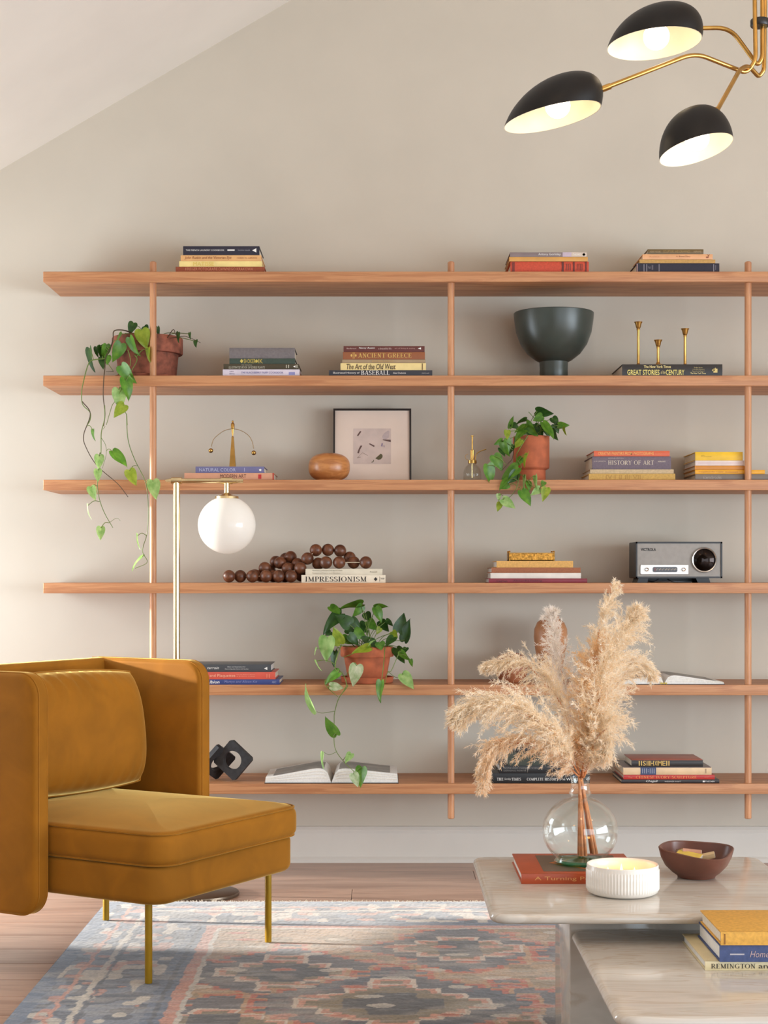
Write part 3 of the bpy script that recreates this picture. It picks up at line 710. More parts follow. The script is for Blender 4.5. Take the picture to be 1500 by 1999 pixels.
stack(S3, 5.45, [
 ('orange book on painters and photographs topmost beside the potted ivy', 1160, 1308, 880, (212, 96, 62),
  dict(titles=[('CREATIVE PAINTERS FROM PHOTOGRAPHS', .055, .79, .22, .82, (236, 168, 96), 0, .012), ('BUENO', .81, .89, .35, .65, (226, 140, 80))])),
 ('thick purple grey book titled History of Art', 1156.7, 1310.7, 890.8, (112, 98, 108),
  dict(cloth=True, rounded=.003, titles=[('^HISTORY OF ART', .20, .78, .34, .68, (214, 198, 178)), ('H.W. JANSON', .02, .17, .55, .66, (206, 190, 176)), ('SECOND EDITION', .20, .40, .80, .90, (186, 172, 170)), ('ABRAMS', .83, .93, .55, .65, (214, 198, 178))])),
 ('thin cream grey book under History of Art', 1152.7, 1316, 916, (196, 172, 136), dict(cloth=True)),
 ('gold cloth book lowest beneath History of Art', 1150, 1319, 924.6, (196, 156, 82), dict(cloth=True, titles=[('IV I II III VII', .2, .6, .15, .8, (178, 134, 60))])),
], depth=.215, group='books stacked on the shelves')
stack(S3, 5.472, [
 ('bright yellow book topmost of the stack behind the right post', 1358, 1450.7, 882, (232, 184, 22), dict(titles=[('modern', .12, .20, .54, .62, (150, 120, 20)), ('art and design', .12, .35, .40, .50, (150, 120, 20))])),
 ('white and pink book below the bright yellow one', 1358, 1453.6, 898.9, (226, 206, 198), dict(titles=[('bar', .05, .95, .45, .55, (206, 176, 180))], page=PAGE_W)),
 ('ochre orange book in the middle of the yellow stack', 1357, 1455, 908.9, (206, 134, 50), dict()),
 ('long golden yellow book with brown title behind the right post', 1357.8, 1494, 917.3, (232, 166, 40), dict(titles=[('Competition Plus Coastal', .05, .40, .36, .66, (170, 96, 20), 0, .01), ('Architecture', .43, .61, .36, .66, (170, 96, 20), 0, .01)])),
 ('long grey book lowest of the yellow stack', 1358, 1512, 925.4, (122, 108, 96), dict(titles=[('scenicbrooks', .10, .33, .24, .76, (176, 164, 152))])),
], depth=.215, group='books stacked on the shelves')
zt4 = stack(S4, 5.45, [
 ('thin cream book lying on the Impressionism book', 596.7, 747, 1110.4, (214, 204, 182),
  dict(titles=[('Northern Landscapes and Sacred Walls', .09, .48, .6, .82, (130, 120, 100)), ('Painters of France and Flanders', .09, .45, .2, .4, (160, 150, 130)), ('Rizzoli', .84, .93, .4, .62, (120, 110, 90))])),
 ('white book titled Impressionism under the wooden beads', 588.7, 753, 1122.3, (226, 214, 192),
  dict(titles=[('^IMPRESSIONISM', .045, .775, .16, .80, DK, 0, .012), ('dia', .86, .905, .22, .72, DK), ('bar', .93, .933, .2, .8, DK), ('TASCHEN', .94, .985, .45, .65, DK)])),
], depth=.205, group='books stacked on the shelves')
zt4b = stack(S4, 5.45, [
 ('tan cloth book beneath the small gold box', 970, 1119.4, 1094.8, (214, 164, 92), dict(cloth=True, page=PAGE_W)),
 ('brown cloth book below the tan one', 960, 1134, 1108, (154, 94, 62), dict(cloth=True, page=PAGE_W)),
 ('white book between the brown and maroon ones', 958.4, 1134.7, 1118.3, (222, 212, 202), dict(page=PAGE_W)),
 ('long maroon book lowest beneath the small gold box', 954.5, 1147, 1129.2, (128, 38, 54), dict(page=PAGE_W, titles=[('Cornus', .08, .19, .2, .72, (80, 20, 34)), ('Alexandra Fielding', .25, .54, .2, .72, (80, 20, 34))])),
], depth=.215, group='books stacked on the shelves')
stack(S5, 5.437, [
 ('charcoal book with white triangle topmost behind the armchair wing', 372, 529.2, 1297, (70, 72, 76),
  dict(page=PAGE_W, depth=.19, titles=[('terrain', .21, .355, .38, .70, WH, .3), ('Ideas and Inspiration for', .46, .685, .58, .74, WH), ('Decorating the Home and Garden', .43, .72, .3, .46, WH), ('tri', .915, .955, .25, .68, WH)])),
 ('coral red book titled Medals and Plaquettes', 366, 537.7, 1311.8, (206, 88, 72),
  dict(depth=.20, titles=[('Medals and Plaquettes', .10, .545, .2, .72, (240, 180, 150)), ('from the Molinari Collection', .56, .77, .58, .72, (236, 168, 140)), ('at Bowdoin College', .56, .77, .34, .48, (236, 168, 140)), ('II', .90, .935, .2, .75, (226, 130, 104))])),
 ('blue book lowest behind the armchair wing', 360, 546, 1326.3, (58, 70, 124),
  dict(depth=.21, titles=[('Modular Albion', .04, .37, .24, .8, WH, .2, .01), ('Martyn and Alison Kit', .42, .765, .24, .8, (136, 140, 186), .2), ('ABC', .92, .965, .3, .7, (150, 156, 190))])),
], group='books stacked on the shelves')
zt6 = stack(S6, 5.440, [
 ('black book topmost of the stack behind the pampas plumes', 992, 1066, 1459.5, (38, 38, 40), dict(depth=.15)),
 ('thick dark green book behind the pampas plumes', 992, 1070, 1468.5, (62, 68, 60), dict(depth=.15, cloth=True)),
 ('black book with two rows of small capitals behind the pampas plumes', 976, 1105, 1494.8, (30, 28, 30),
  dict(depth=.20, page=PAGE_W, titles=[('PEOPLE WHO CHANGED SCIENCE', .06, .62, .58, .80, (130, 126, 122)), ('DEFINING POINTS', .06, .40, .24, .46, (120, 116, 112))])),
 ('large black history book lowest behind the pampas plumes', 960, 1152, 1509.6, (24, 22, 24),
  dict(depth=.235, page=PAGE_W, titles=[('^THE', .055, .12, .28, .56, WH), ('Sunday', .13, .20, .28, .56, (200, 196, 190), .2), ('^TIMES', .205, .30, .28, .56, WH), ('^COMPLETE HISTORY', .36, .68, .28, .56, WH), ('OF THE', .69, .75, .30, .48, WH), ('WORLD', .76, .92, .28, .56, WH)])),
], group='books stacked on the shelves')
stack(S6, 5.440, [
 ('black spined book with rust cover topmost of the lower right stack', 1233.6, 1373, 1483, (44, 38, 36),
  dict(depth=.17, top_rgb=(168, 84, 60), rounded=.002, titles=[(c, .10+.055*k, .145+.055*k, .2, .85, GOLD, 0, .01) for k, c in enumerate(('II', 'S', 'III', 'H', 'XI', 'M', 'E', 'II'))])),
 ('cream book with a blue title label', 1217.6, 1390, 1497.6, (222, 190, 150),
  dict(depth=.205, top_rgb=(120, 104, 100), rounded=.002, titles=[('bar', .195, .37, .02, .98, (58, 70, 104)), ('|||:|||', .215, .35, .2, .85, (170, 170, 180)), ('bar', .925, .94, .2, .8, (170, 140, 110))])),
 ('red book titled Chinese Ivory Sculpture', 1218, 1396, 1512.7, (182, 50, 44), dict(titles=[('The', .05, .095, .3, .6, (226, 130, 90)), ('^CHINESE IVORY SCULPTURE', .135, .80, .22, .80, (240, 150, 84)), ('BLUEITT', .89, .94, .4, .6, (220, 120, 90))])),
 ('black book with white script title, lowest under Chinese Ivory Sculpture', 1214, 1405, 1521.6, (44, 36, 36),
  dict(titles=[('Chagall', .25, .37, .2, .85, WH, .3), ('WERNER HAFT', .44, .61, .34, .62, (200, 194, 188)), ('bar', .83, .85, .3, .7, WH), ('TASCHEN', .855, .95, .32, .66, WH)])),
], depth=.225, group='books stacked on the shelves')
# books on the coffee tables
b = book('orange art book titled A Turning Point under the glass vase', .283, .530, 3.395, H1, .381, .248, (178, 76, 38),
     [('A Turning Point', .11, .665, .28, .74, (222, 160, 92)), ('bar', .72, .735, .3, .7, (206, 130, 80))], page=PAGE_W)
m = MB(); cz = .0211
m.add([(-.075, -.095, cz), (.095, -.095, cz), (.095, .10, cz), (-.075, .10, cz)], [(0, 1, 2, 3)], 0)
for a, c, d, e in (((-.055, .005), (.02, -.075), (.026, -.069), (-.046, .006)), ((-.055, .005), (.02, .085), (.026, .079), (-.046, .004)), ((-.02, -.02), (.06, -.03), (.05, .02), (-.01, .03))):
    m.add([(a[0], a[1], cz+.0003), (c[0], c[1], cz+.0003), (d[0], d[1], cz+.0003), (e[0], e[1], cz+.0003)], [(0, 1, 2, 3)], 1)
m.build('cover_picture', [ink((104, 84, 66)), ink((206, 112, 50))], b, smooth=False, recalc=False)
book('cream paperback with black capitals, lowest on the lower marble table', .566, .86, 2.905, H2, H2+.0165, .225, (214, 196, 154),
     [('^REMINGTON', .035, .30, .24, .74, (40, 30, 24), 0, .01), ('and', .32, .41, .24, .76, (40, 30, 24)), ('^RUSSELL', .43, .66, .24, .74, (40, 30, 24), 0, .01)], page=PAGE_W, group='books on the lower marble table')
book('blue cloth book with silver script beneath the yellow book', .590, .83, 2.897, H2+.0168, H2+.047, .205, (66, 78, 118),
     [('bar', .075, .18, .42, .50, (176, 170, 176)), ('Home', .22, .36, .28, .66, (176, 150, 150), .3), ('and Garden', .38, .68, .28, .66, (176, 150, 150), .3)], page=PAGE_W, cloth=True, group='books on the lower marble table')
book('yellow cloth book topmost on the lower marble table', .591, .82, 2.892, H2+.0473, H2+.071, .19, (214, 160, 70),
     [('bar', .025, .035, .08, .86, (140, 92, 30))], page=PAGE, cloth=True, group='books on the lower marble table')

# open books
def open_book(label, x0, xs, x1, y0, y1, z0, hl0, hl1, hr0, hr1, picture=True):
    root = thing('open_book', label, 'book', (xs, (y0+y1)/2, z0)); d = (y1-y0)/2
    MB().box(x0-xs-.004, -.004, -d-.003, d+.003, 0, .0025).box(.004, x1-xs+.004, -d-.003, d+.003, 0, .0025).box(-.005, .005, -d-.003, d+.003, 0, .002).build('cover', cover_mat((40, 36, 34)), root, smooth=False)
    for s, w, ho, hi in ((-1, xs-x0, hl0, hl1), (1, x1-xs, hr0, hr1)):
        n = 18; top = []
        for k in range(n+1):
            t = k/n; rise = 1-math.exp(-t*16); z = .004+(hi*(1-t)**1.1+ho*(1-(1-t)**1.1))*rise
            top.append((s*(.001+t*(w-.001)), z))
        poly = [(s*.001, .0026)]+top+[(s*(w+.002), .0026)]
        pb = MB().prism(poly if s > 0 else poly, -d, d).build('page_block', PAGE_W, root, angle=30)
        for q in (.35, .6, .8):                # lifted leaves seen at the fore edge
            MB().prism([(x, .0026+(z-.0026)*q) for x, z in top[1:]]+[(x, .0026+(z-.0026)*q+.0007) for x, z in reversed(top[1:])], -d-.0012, d-.002).build('leaf_edge', PAGE, pb, smooth=False)
        if picture:
            a, b_ = 2, n-2; m = MB(); pts = top[a:b_+1]
            m.add([(x, -d+.012, z+.0006) for x, z in pts]+[(x, d-.02, z+.0006) for x, z in pts], [(i, i+1, len(pts)+i+1, len(pts)+i) for i in range(len(pts)-1)])
            m.build('printed_picture', plain('grey_print', (112, 108, 104), .35, var=.35, scale=14), pb, smooth=False, recalc=False)
    return root
def ux(u, Y): return (u-750)*Y/F_PX
open_book('open picture book with grey photographs lying below the trailing ivy', ux(519, 5.44), ux(647, 5.44), ux(776, 5.44), 5.438, 5.66, S6, .016, .056, .028, .052)
open_book('open book with white pages and yellow spine threads by the right post', ux(1208, 5.44), ux(1297, 5.44), ux(1413, 5.44), 5.44, 5.665, S5, .006, .034, .005, .034)
o = [x for x in bpy.data.objects if x.name.startswith('open_book')][-1]
m = MB()
for k in range(4): m.box(-.012+.006*k, -.009+.006*k, -.1165, -.115, .002, .008-.001*(k % 2))
m.build('spine_thread', ink((214, 184, 40)), o, smooth=False)
# ------------------------------------------------------------------ things on the shelves
def zs(v, Y): return CAM_H-(v-V0)*Y/F_PX
# footed bowl
Y = 5.575; k = Y/F_PX; zb = S2; foot = 28*k; rim = 78*k
ztop = zs(611, Y); hb = ztop-zb; zf = zs(706, Y)-zb
prof = [(0, 0), (foot-.001, 0), (foot, .002), (foot-.001, zf*.6), (foot, zf-.002), (foot+.012, zf+.004), (rim*.66, zf+.026), (rim*.83, zf+.058), (rim*.94, zf+.098), (rim*.99, hb-.022), (rim, hb-.002), (rim-.002, hb), (rim-.007, hb-.001)]
prof += [(rim*.94-.008, zf+.10), (rim*.80-.006, zf+.062), (rim*.60, zf+.034), (0, zf+.022)]
tag(MB().lathe(prof, seg=64).build('footed_bowl', plain('dark_green_ceramic', (58, 64, 58), .34, 0, .08, 14), None, (ux(1081.5, Y), Y, zb)), 'large dark green ceramic bowl on a short round foot', 'bowl')
# candlesticks on the black book
bz = zs(710.9, 5.45)
for (u, vt, lab, Yc) in ((1246.7, 628.5, 'tallest brass candlestick, at the left on the black book', 5.52), (1285.4, 663.6, 'shortest brass candlestick, between two taller ones', 5.49), (1338, 641.6, 'medium tall brass candlestick, at the right on the black book', 5.53)):
    z1 = zs(vt, Yc)-bz; c = thing('candlestick', lab, 'candlestick', (ux(u, Yc), Yc, bz), 0, 'brass candlesticks')
    kk = Yc/F_PX
    MB().lathe([(0, 0), (.022, 0), (.022, .003), (.008, .006), (.0045, .012), (0, .012)], seg=24).build('base', BRASS, c)
    MB().lathe([(0, .010), (.0048, .010), (.0046, z1-.03), (.005, z1-.029), (0, z1-.029)], seg=16).build('stem', BRASS, c)
    MB().lathe([(0, z1-.031), (.0045, z1-.031), (.0062, z1-.024), (.0055, z1-.022), (.008, z1-.018), (.0105, z1-.007), (.0138, z1-.001), (.0142, z1), (.0125, z1), (.0085, z1-.008), (.007, z1-.016), (0, z1-.016)], seg=24).build('cup', BRASS, c)
# brass balance toy
Yb = 5.50; tz = zs(910.6, 5.45); k = Yb/F_PX
bt = thing('balance_sculpture', 'brass balance toy with two balls on a thin arc above the blue book', 'sculpture', (ux(454.5, Yb), Yb, tz))
def bz_(v): return zs(v, Yb)-tz
m = MB(); rg = []
for z, w in ((0, .0105), (bz_(852)*.98, .0035), (bz_(851.5), .0015)): rg.append([(w*sx, w*sy, z) for sx, sy in ((1,1),(-1,1),(-1,-1),(1,-1))])
m.rings(rg).build('obelisk', BRASS, bt, smooth=False)
m = MB().lathe([(0, bz_(853)), (.0012, bz_(853)), (.004, bz_(842)), (.004, bz_(838)), (.0042, bz_(837)), (.0062, bz_(836)), (.0062, bz_(828)), (.004, bz_(826)), (.002, bz_(825)), (0, bz_(825))], seg=18); m.sphere((0, 0, bz_(823)), .0036, 12, 8); m.build('pivot_head', BRASS, bt)
arc = [P(412.5, 872, Yb), P(417, 858, Yb), P(427, 848, Yb), P(440, 840, Yb), P(454.5, 837.5, Yb), P(469, 840, Yb), P(484, 849, Yb), P(492, 861, Yb), P(495.5, 876, Yb)]
MB().tube([p-bt.location for p in crom(arc, 6)], .0011, 6).build('arc', BRASS_PALE, bt)
for q in ((411.8, 879.6), (495.6, 884)): MB().sphere(P(q[0], q[1], Yb)-bt.location, 4.6*k, 16, 10).build('ball', BRASS, bt)
# squat wooden vase
Yw = 5.535; k = Yw/F_PX; hz = zs(884.5, Yw)-S3
prof = [(0, 0), (24*k, 0), (27*k, .001)]
for i in range(1, 20):
    a = math.pi*(-.5+i/20); n_ = 2.6
    ca, sa = math.cos(a), math.sin(a); d_ = (abs(ca)**n_+abs(sa)**n_)**(-1/n_)
    r_, z_ = 40.5*k*ca*d_, hz/2+hz/2*sa*d_
    if r_ > 24*k or z_ > hz*.5: prof.append((r_, z_))
prof += [(0, hz)]
tag(MB().lathe(prof, seg=56).build('wooden_vase', wood('honey_turned_wood', (164, 98, 50), (206, 140, 82), (10, 10, 46), .32), None, (ux(643, Yw), Yw, S3)), 'squat round honey brown wooden vase in front of the picture frame', 'vase')
# framed picture leaning on the wall
Yf = 5.62; k = Yf/F_PX
fw, fh = 153*k, zs(794.5, Yf)-S3
fr = thing('picture_frame', 'thin black square frame with small abstract print leaning on the wall', 'picture frame', (ux(727, Yf), Yf, S3))
fr.rotation_euler = (R(-7), 0, 0)
t = .0062
m = MB(); d = .022
m.box(-fw/2, fw/2, 0, d, 0, t).box(-fw/2, fw/2, 0, d, fh-t, fh).box(-fw/2, -fw/2+t, 0, d, t, fh-t).box(fw/2-t, fw/2, 0, d, t, fh-t)
m.build('frame', plain('black_stained_frame', (34, 24, 20), .45), fr, smooth=False)
MB().box(-fw/2+t, fw/2-t, .006, .018, t, fh-t).build('mat_board', plain('mat_board', (228, 208, 192), .8, 0, .015, 10), fr, smooth=False)
def fp(x, y): return ((x-720)/8.333*k*1.0, fh-(y-80)/8.333*k)   # a spot on the print
x0, z1 = fp(410, 408); x1, z0 = fp(1025, 998)
pr = MB().add([(x0, .0056, z0), (x1, .0056, z0), (x1, .0056, z1), (x0, .0056, z1)], [(0, 1, 2, 3)]).build('print', plain('print_paper', (206, 186, 176), .8, 0, .035, 24), fr, smooth=False, recalc=False)
def shapes(polys, col, name):
    m = MB()
    for j, poly in enumerate(polys):
        m.add([(fp(x, y)[0], .0050-.0001*j, fp(x, y)[1]) for x, y in poly], [tuple(range(len(poly)))])
    m.build(name, ink(col), pr, smooth=False, recalc=False)
shapes([[(470,525),(520,450),(542,460),(490,535)], [(475,815),(500,745),(530,690),(558,695),(520,760),(502,822)], [(665,665),(680,655),(760,695),(748,715)], [(885,600),(900,590),(1022,596),(1022,636),(960,620)]], (96, 68, 62), 'brown_strokes')
shapes([[(770,905),(860,825),(888,850),(888,885),(860,920),(820,930)], [(705,968),(735,950),(735,925),(748,940),(742,960),(712,978)]], (84, 76, 44), 'olive_shapes')
shapes([[(862,700),(872,650),(896,655),(885,712)], [(905,690),(915,685),(922,720),(912,722)]], (142, 124, 146), 'lilac_strokes')
shapes([[(880,550),(910,490),(980,440),(1000,460),(990,560),(940,590),(900,580)]], (184, 166, 164), 'lilac_wash')
shapes([[(470,895),(560,805),(650,855),(645,862),(560,815),(490,880),(535,878),(530,888),(480,902)]], (160, 140, 128), 'fine_lines')
# glass plant mister
Ym = 5.50; k = Ym/F_PX; mx_, mz = ux(922.5, Ym), S3
ms = thing('plant_mister', 'small clear glass plant mister with brass pump beside the potted ivy', 'plant mister', (mx_, Ym, mz))
GL = thin_glass('clear_glass', (244, 244, 240))
rb = 17.5*k
prof = [(0, .001), (rb-.002, .001), (rb, .004), (rb, 16*k), (rb*.93, 22*k), (rb*.72, 28*k), (rb*.42, 33*k), (rb*.42, 36*k)]
MB().rings([[(r_*math.cos(2*math.pi*j/36), r_*math.sin(2*math.pi*j/36), z_) for j in range(36)] for r_, z_ in [(max(a, 1e-4), b) for a, b in prof]], cap1=False).build('bottle', GL, ms)
MB().lathe([(0, 34*k), (8.5*k, 34*k), (8.5*k, 40*k), (4*k, 41*k), (4*k, 60*k), (2*k, 61*k), (0, 61*k)], seg=20).build('pump_collar', BRASS, ms)
MB().lathe([(0, 60*k), (1.4*k, 60*k), (1.4*k, 86*k), (3.2*k, 86.5*k), (3.2*k, 88.5*k), (0, 89*k)], seg=14).build('plunger', BRASS, ms)
MB().tube(crom([(6*k, 0, 40*k), (6.5*k, 0, 48*k), (12*k, 0, 56*k), (27*k, 0, 62*k)], 6), [.0016]*18+[.0022], 8).build('spout', BRASS, ms)
MB().tube(crom([(-7*k, 0, 40*k), (-13*k, 0, 44*k), (-13*k, 0, 50*k), (-8*k, 0, 53*k)], 6), .0008, 6).build('finger_ring', BRASS, ms)
MB().tube([(0, 0, 6*k), (0, 0, 36*k)], .0032, 10).build('dip_tube', BRASS_PALE, ms)
# wooden bead garland
Yg = 5.475; k = Yg/F_PX; BR = 12.25*k
BEAD = wood('walnut_bead', (78, 42, 26), (132, 80, 52), (26, 26, 60), .4, rand=9.0)
spots = [(85,330,0),(165,330,.012),(278,330,.0),(395,330,.0),(505,330,0),(608,330,.0),(690,262,.014),(752,178,.03),(830,106,.062),(928,104,.066),(1030,112,.066),(1112,168,.075),(1150,212,.03),(1255,212,.0),(1025,212,.0),(912,212,0),(845,222,.045),
         (700,322,.055),(655,225,.062),(612,172,.075),(560,182,.115),(520,220,.065),(470,228,.095),(582,264,.052),(390,268,.062),(300,322,.055),(350,322,.085),(452,322,.055),(560,322,.06),(440,262,.10)]
gar = thing('bead_garland', 'garland of dark walnut beads heaped beside the Impressionism book', 'bead garland', (ux(560, Yg), Yg, S4))
bead_me = MB().sphere((0, 0, 0), BR, 24, 16).mesh('bead', BEAD)
bpos = []
for (x, y, dy) in spots:
    p = P(430+x/4.41, 1050+y/4.41, Yg+dy)
    p.z = max(p.z, S4+BR+.0004)
    p.x, p.y = ux(430+x/4.41, Yg+dy), Yg+dy
    bpos.append(p)
for it in range(60):                            # nudge beads apart until none interpenetrate
    for i in range(len(bpos)):
        for j in range(i):
            d = bpos[i]-bpos[j]; L = d.length
            if L < 2*BR*.985 and L > 1e-6:
                c = d*((2*BR*.985-L)/L*.5); c.x *= .35; c.z *= .35; c.y *= 1.3
                bpos[i] += c; bpos[j] -= c
        bpos[i].z = max(bpos[i].z, S4+BR+.0004); bpos[i].y = min(max(bpos[i].y, 5.452), 5.69)
for p in bpos:
    o = obj('bead', bead_me, gar, p-gar.location); o.rotation_euler = (random.random()*6, random.random()*6, random.random()*6)
MB().tube([p-gar.location for p in bpos[:17]], .0014, 6).build('cord', plain('jute_cord', (214, 200, 176), .9), gar)
# little gold box
Yk = 5.47; gz0 = zt4b[0]; k = Yk/F_PX
gb = thing('gold_box', 'small hammered gold box with corner posts on the tan book', 'box', (ux(1038.5, Yk), Yk+.035, gz0))
GOLDM = plain('hammered_gold', (182, 132, 62), .42, 1.0, .2, 160, .6)
hw = 45*k; hh = zs(1080, Yk)-gz0
MB().box(-hw, hw, -.035, -.032, 0, hh).box(-hw, hw, .032, .035, 0, hh).box(-hw, -hw+.003, -.035, .035, 0, hh).box(hw-.003, hw, -.035, .035, 0, hh).box(-hw, hw, -.035, .035, 0, .003).build('tray', GOLDM, gb, smooth=False)
for sx in (-1, 1):
    for sy in (-1, 1): MB().lathe([(0, 0), (.0028, 0), (.0028, hh+.003), (.0036, hh+.005), (.002, hh+.008), (0, hh+.008)], (sx*(hw-.003), sy*.033, 0), 12).build('corner_post', GOLDM, gb)
for sy in (-1, 1): MB().tube([(-hw+.003, sy*.034, hh+.001), (hw-.003, sy*.034, hh+.001)], .0018, 8).build('rail', BRASS_PALE, gb)
# radio
Yr = 5.465; k = Yr/F_PX
ra = thing('radio', 'retro grey tabletop radio with round chrome speaker and black case', 'radio', (ux(1326.5, Yr), Yr, S4))
def rx(x): return ((1210+x/6.82)-1326.5)*k
def rz_(y): return zs(1040+y/6.82, Yr)-S4
RB = plain('black_radio_case', (34, 32, 34), .38); SILV = plain('brushed_grey_panel', (150, 142, 134), .4, 0, .03, 60); CHR = plain('chrome', (214, 210, 206), .12, 1.0, .02)
z0, z1 = rz_(605), rz_(120); dR = .155
m = MB(); m.rbox(rx(220), rx(1370), .004, dR, z0, z1, .003, .003)
for a, b, c, d in ((220, 1370, 120, 142), (220, 1370, 583, 605), (220, 238, 120, 605), (1348, 1370, 120, 605)): m.box(rx(a), rx(b), 0, .005, rz_(d), rz_(c))
m.build('case', RB, ra)
MB().box(rx(237), rx(1349), .0025, .006, rz_(584), rz_(141)).build('front_panel', SILV, ra, smooth=False)
dp = MB().rrect(rx(280), rx(920), rz_(555), rz_(425), .003, [(0, 0), (.003, 0), (.004, .001)], 4).build('dial_plate', plain('pale_silver_plate', (208, 200, 192), .3, .5, .02), ra)
def stand_up(o, y): o.rotation_euler = (R(90), 0, 0); o.location = (0, y, 0)
stand_up(dp, .0025)
sl = MB().rrect(rx(440), rx(770), rz_(525), rz_(455), .0055, [(0, 0), (.0047, 0)], 6).build('tuning_window', plain('smoked_window', (44, 26, 22), .15), ra); stand_up(sl, .0025)
m = MB()
for i in range(14): m.box(rx(485+20*i), rx(491+20*i), -.0028, -.0023, rz_(500-8*(i % 2)), rz_(482-8*(i % 2)))
tm = m.build('tuning_marks', ink((196, 176, 150)), sl, smooth=False); tm.matrix_parent_inverse = (Matrix.Translation((0, .0025, 0)) @ Matrix.Rotation(R(90), 4, 'X')).inverted()
m = MB(); m.box(rx(468), rx(473), -.003, -.0023, rz_(512), rz_(468)); tm = m.build('tuning_needle', ink((176, 50, 36)), sl, smooth=False); tm.matrix_parent_inverse = (Matrix.Translation((0, .0025, 0)) @ Matrix.Rotation(R(90), 4, 'X')).inverted()
for xk in (362, 853):
    o = MB().lathe([(0, 0), (.0065, 0), (.0062, .008), (.0052, .010), (.0030, .0093), (0, .0093)], seg=28).build('knob', CHR, ra); o.rotation_euler = (R(90), 0, 0); o.location = (rx(xk), -.001, rz_(490))
rs = 170/6.82*k
o = MB().lathe([(0, 0), (rs, 0), (rs, .005), (rs-.002, .008), (rs-.005, .007), (rs-.006, .003), (0, .003)], seg=56).build('speaker_ring', CHR, ra); o.rotation_euler = (R(90), 0, 0); o.location = (rx(1128), .0025, rz_(362))
o2 = MB().lathe([(0, .0032), (rs-.0055, .0032), ((rs-.006)*.8, .0075), ((rs-.006)*.5, .0105), (0, .012)], seg=48).build('speaker_dome', plain('black_chrome', (40, 34, 32), .06, 1.0, .02), ra); o2.rotation_euler = (R(90), 0, 0); o2.location = o.location
MB().text('VICTROLA', rx(285), rx(488), rz_(244), rz_(202), .0018, 0, 0, .03).build('lettering', ink((28, 26, 26)), ra, smooth=False, recalc=False)
m = MB()
m.prism([(rx(245), 0), (rx(385), 0), (rx(395), z0+.001), (rx(270), z0+.001)], .02, .13); m.prism([(rx(1060), 0), (rx(1228), 0), (rx(1205), z0+.001), (rx(1030), z0+.001)], .02, .13)
m.box(rx(380), rx(1050), .10, .12, 0.004, z0+.001)
m.build('stand', RB, ra, smooth=False)
m = MB().tube(crom([(rx(400), .03, .006), (rx(470), .025, .0045), (rx(540), .03, z0-.003)], 6), .0022, 8); m.tube(crom([(rx(660), .03, z0-.003), (rx(720), .02, .0045), (rx(860), .03, .003), (rx(980), .035, .0025)], 6), .0022, 8)
m.build('power_cord', RB, ra)
# pottery on the fifth board
CLAY = plain('tan_burnished_clay', (178, 124, 84), .4, 0, .14, 16)
Yv = 5.565; k = Yv/F_PX; H = zs(1202, Yv)-S5; rv = 33*k
pr_ = [(0, 0), (rv*.50, 0), (rv*.55, .003), (rv*.70, H*.22), (rv*.92, H*.5), (rv, H*.68), (rv*.97, H*.80), (rv*.80, H*.90), (rv*.52, H*.955), (rv*.50, H*.985), (rv*.58, H), (rv*.50, H), (rv*.42, H*.96), (0, H*.90)]
tag(MB().lathe(pr_, seg=48).build('clay_vase', CLAY, None, (ux(1075.5, Yv), Yv, S5)), 'tall shouldered tan clay vase standing behind the pampas grass', 'vase')
Yv2 = 5.535; k = Yv2/F_PX; H = zs(1275, Yv2)-S5; rv = 33*k
pr_ = [(0, 0), (rv*.55, 0), (rv*.6, .002), (rv*.9, H*.25), (rv, H*.52), (rv*.95, H*.78), (rv*.75, H*.93), (rv*.5, H*.965), (rv*.48, H), (rv*.42, H), (rv*.40, H*.95), (0, H*.9)]
tag(MB().lathe(pr_, seg=48).build('clay_pot', plain('brown_burnished_clay', (150, 92, 62), .42, 0, .14, 16), None, (ux(999, Yv2), Yv2, S5)), 'low round brown clay pot left of the tall clay vase', 'vase')
# interlocking iron sculpture
Ys = 5.50; k = Ys/F_PX
def hole_plate(side, hole, thick, name, mat, n=40):
    h = side/2; m = MB(); rg = {}
    def outer(a):
        c, s_ = math.cos(a), math.sin(a); q = h/max(abs(c), abs(s_)); return (q*c, q*s_)
    out = [outer(2*math.pi*(j+.5)/n) for j in range(n)]
    inn = [(hole*math.cos(2*math.pi*(j+.5)/n), hole*math.sin(2*math.pi*(j+.5)/n)) for j in range(n)]
    V = [(x, -thick/2, z) for x, z in out]+[(x, -thick/2, z) for x, z in inn]+[(x, thick/2, z) for x, z in out]+[(x, thick/2, z) for x, z in inn]
    Fc = []
    for j in range(n):
        q = (j+1) % n
        Fc += [(j, q, n+q, n+j), (2*n+j, 3*n+j, 3*n+q, 2*n+q), (j, 2*n+j, 2*n+q, q), (n+j, n+q, 3*n+q, 3*n+j)]
    return m.add(V, Fc)
scu = thing('iron_sculpture', 'black iron sculpture of two interlocked square plates with round holes', 'sculpture', (ux(450, Ys), Ys, S6))
sd = .100
a = hole_plate(sd, .031, .020, 'plate', IRON).build('square_plate', IRON, scu); a.rotation_euler = (R(0), R(41), R(-14)); a.location = (.010, 0, .0705)
a = hole_plate(sd, .029, .018, 'plate', IRON).build('square_plate', IRON, scu); a.rotation_euler = (R(32), R(28), R(58)); a.location = (-.046, .02, .062)

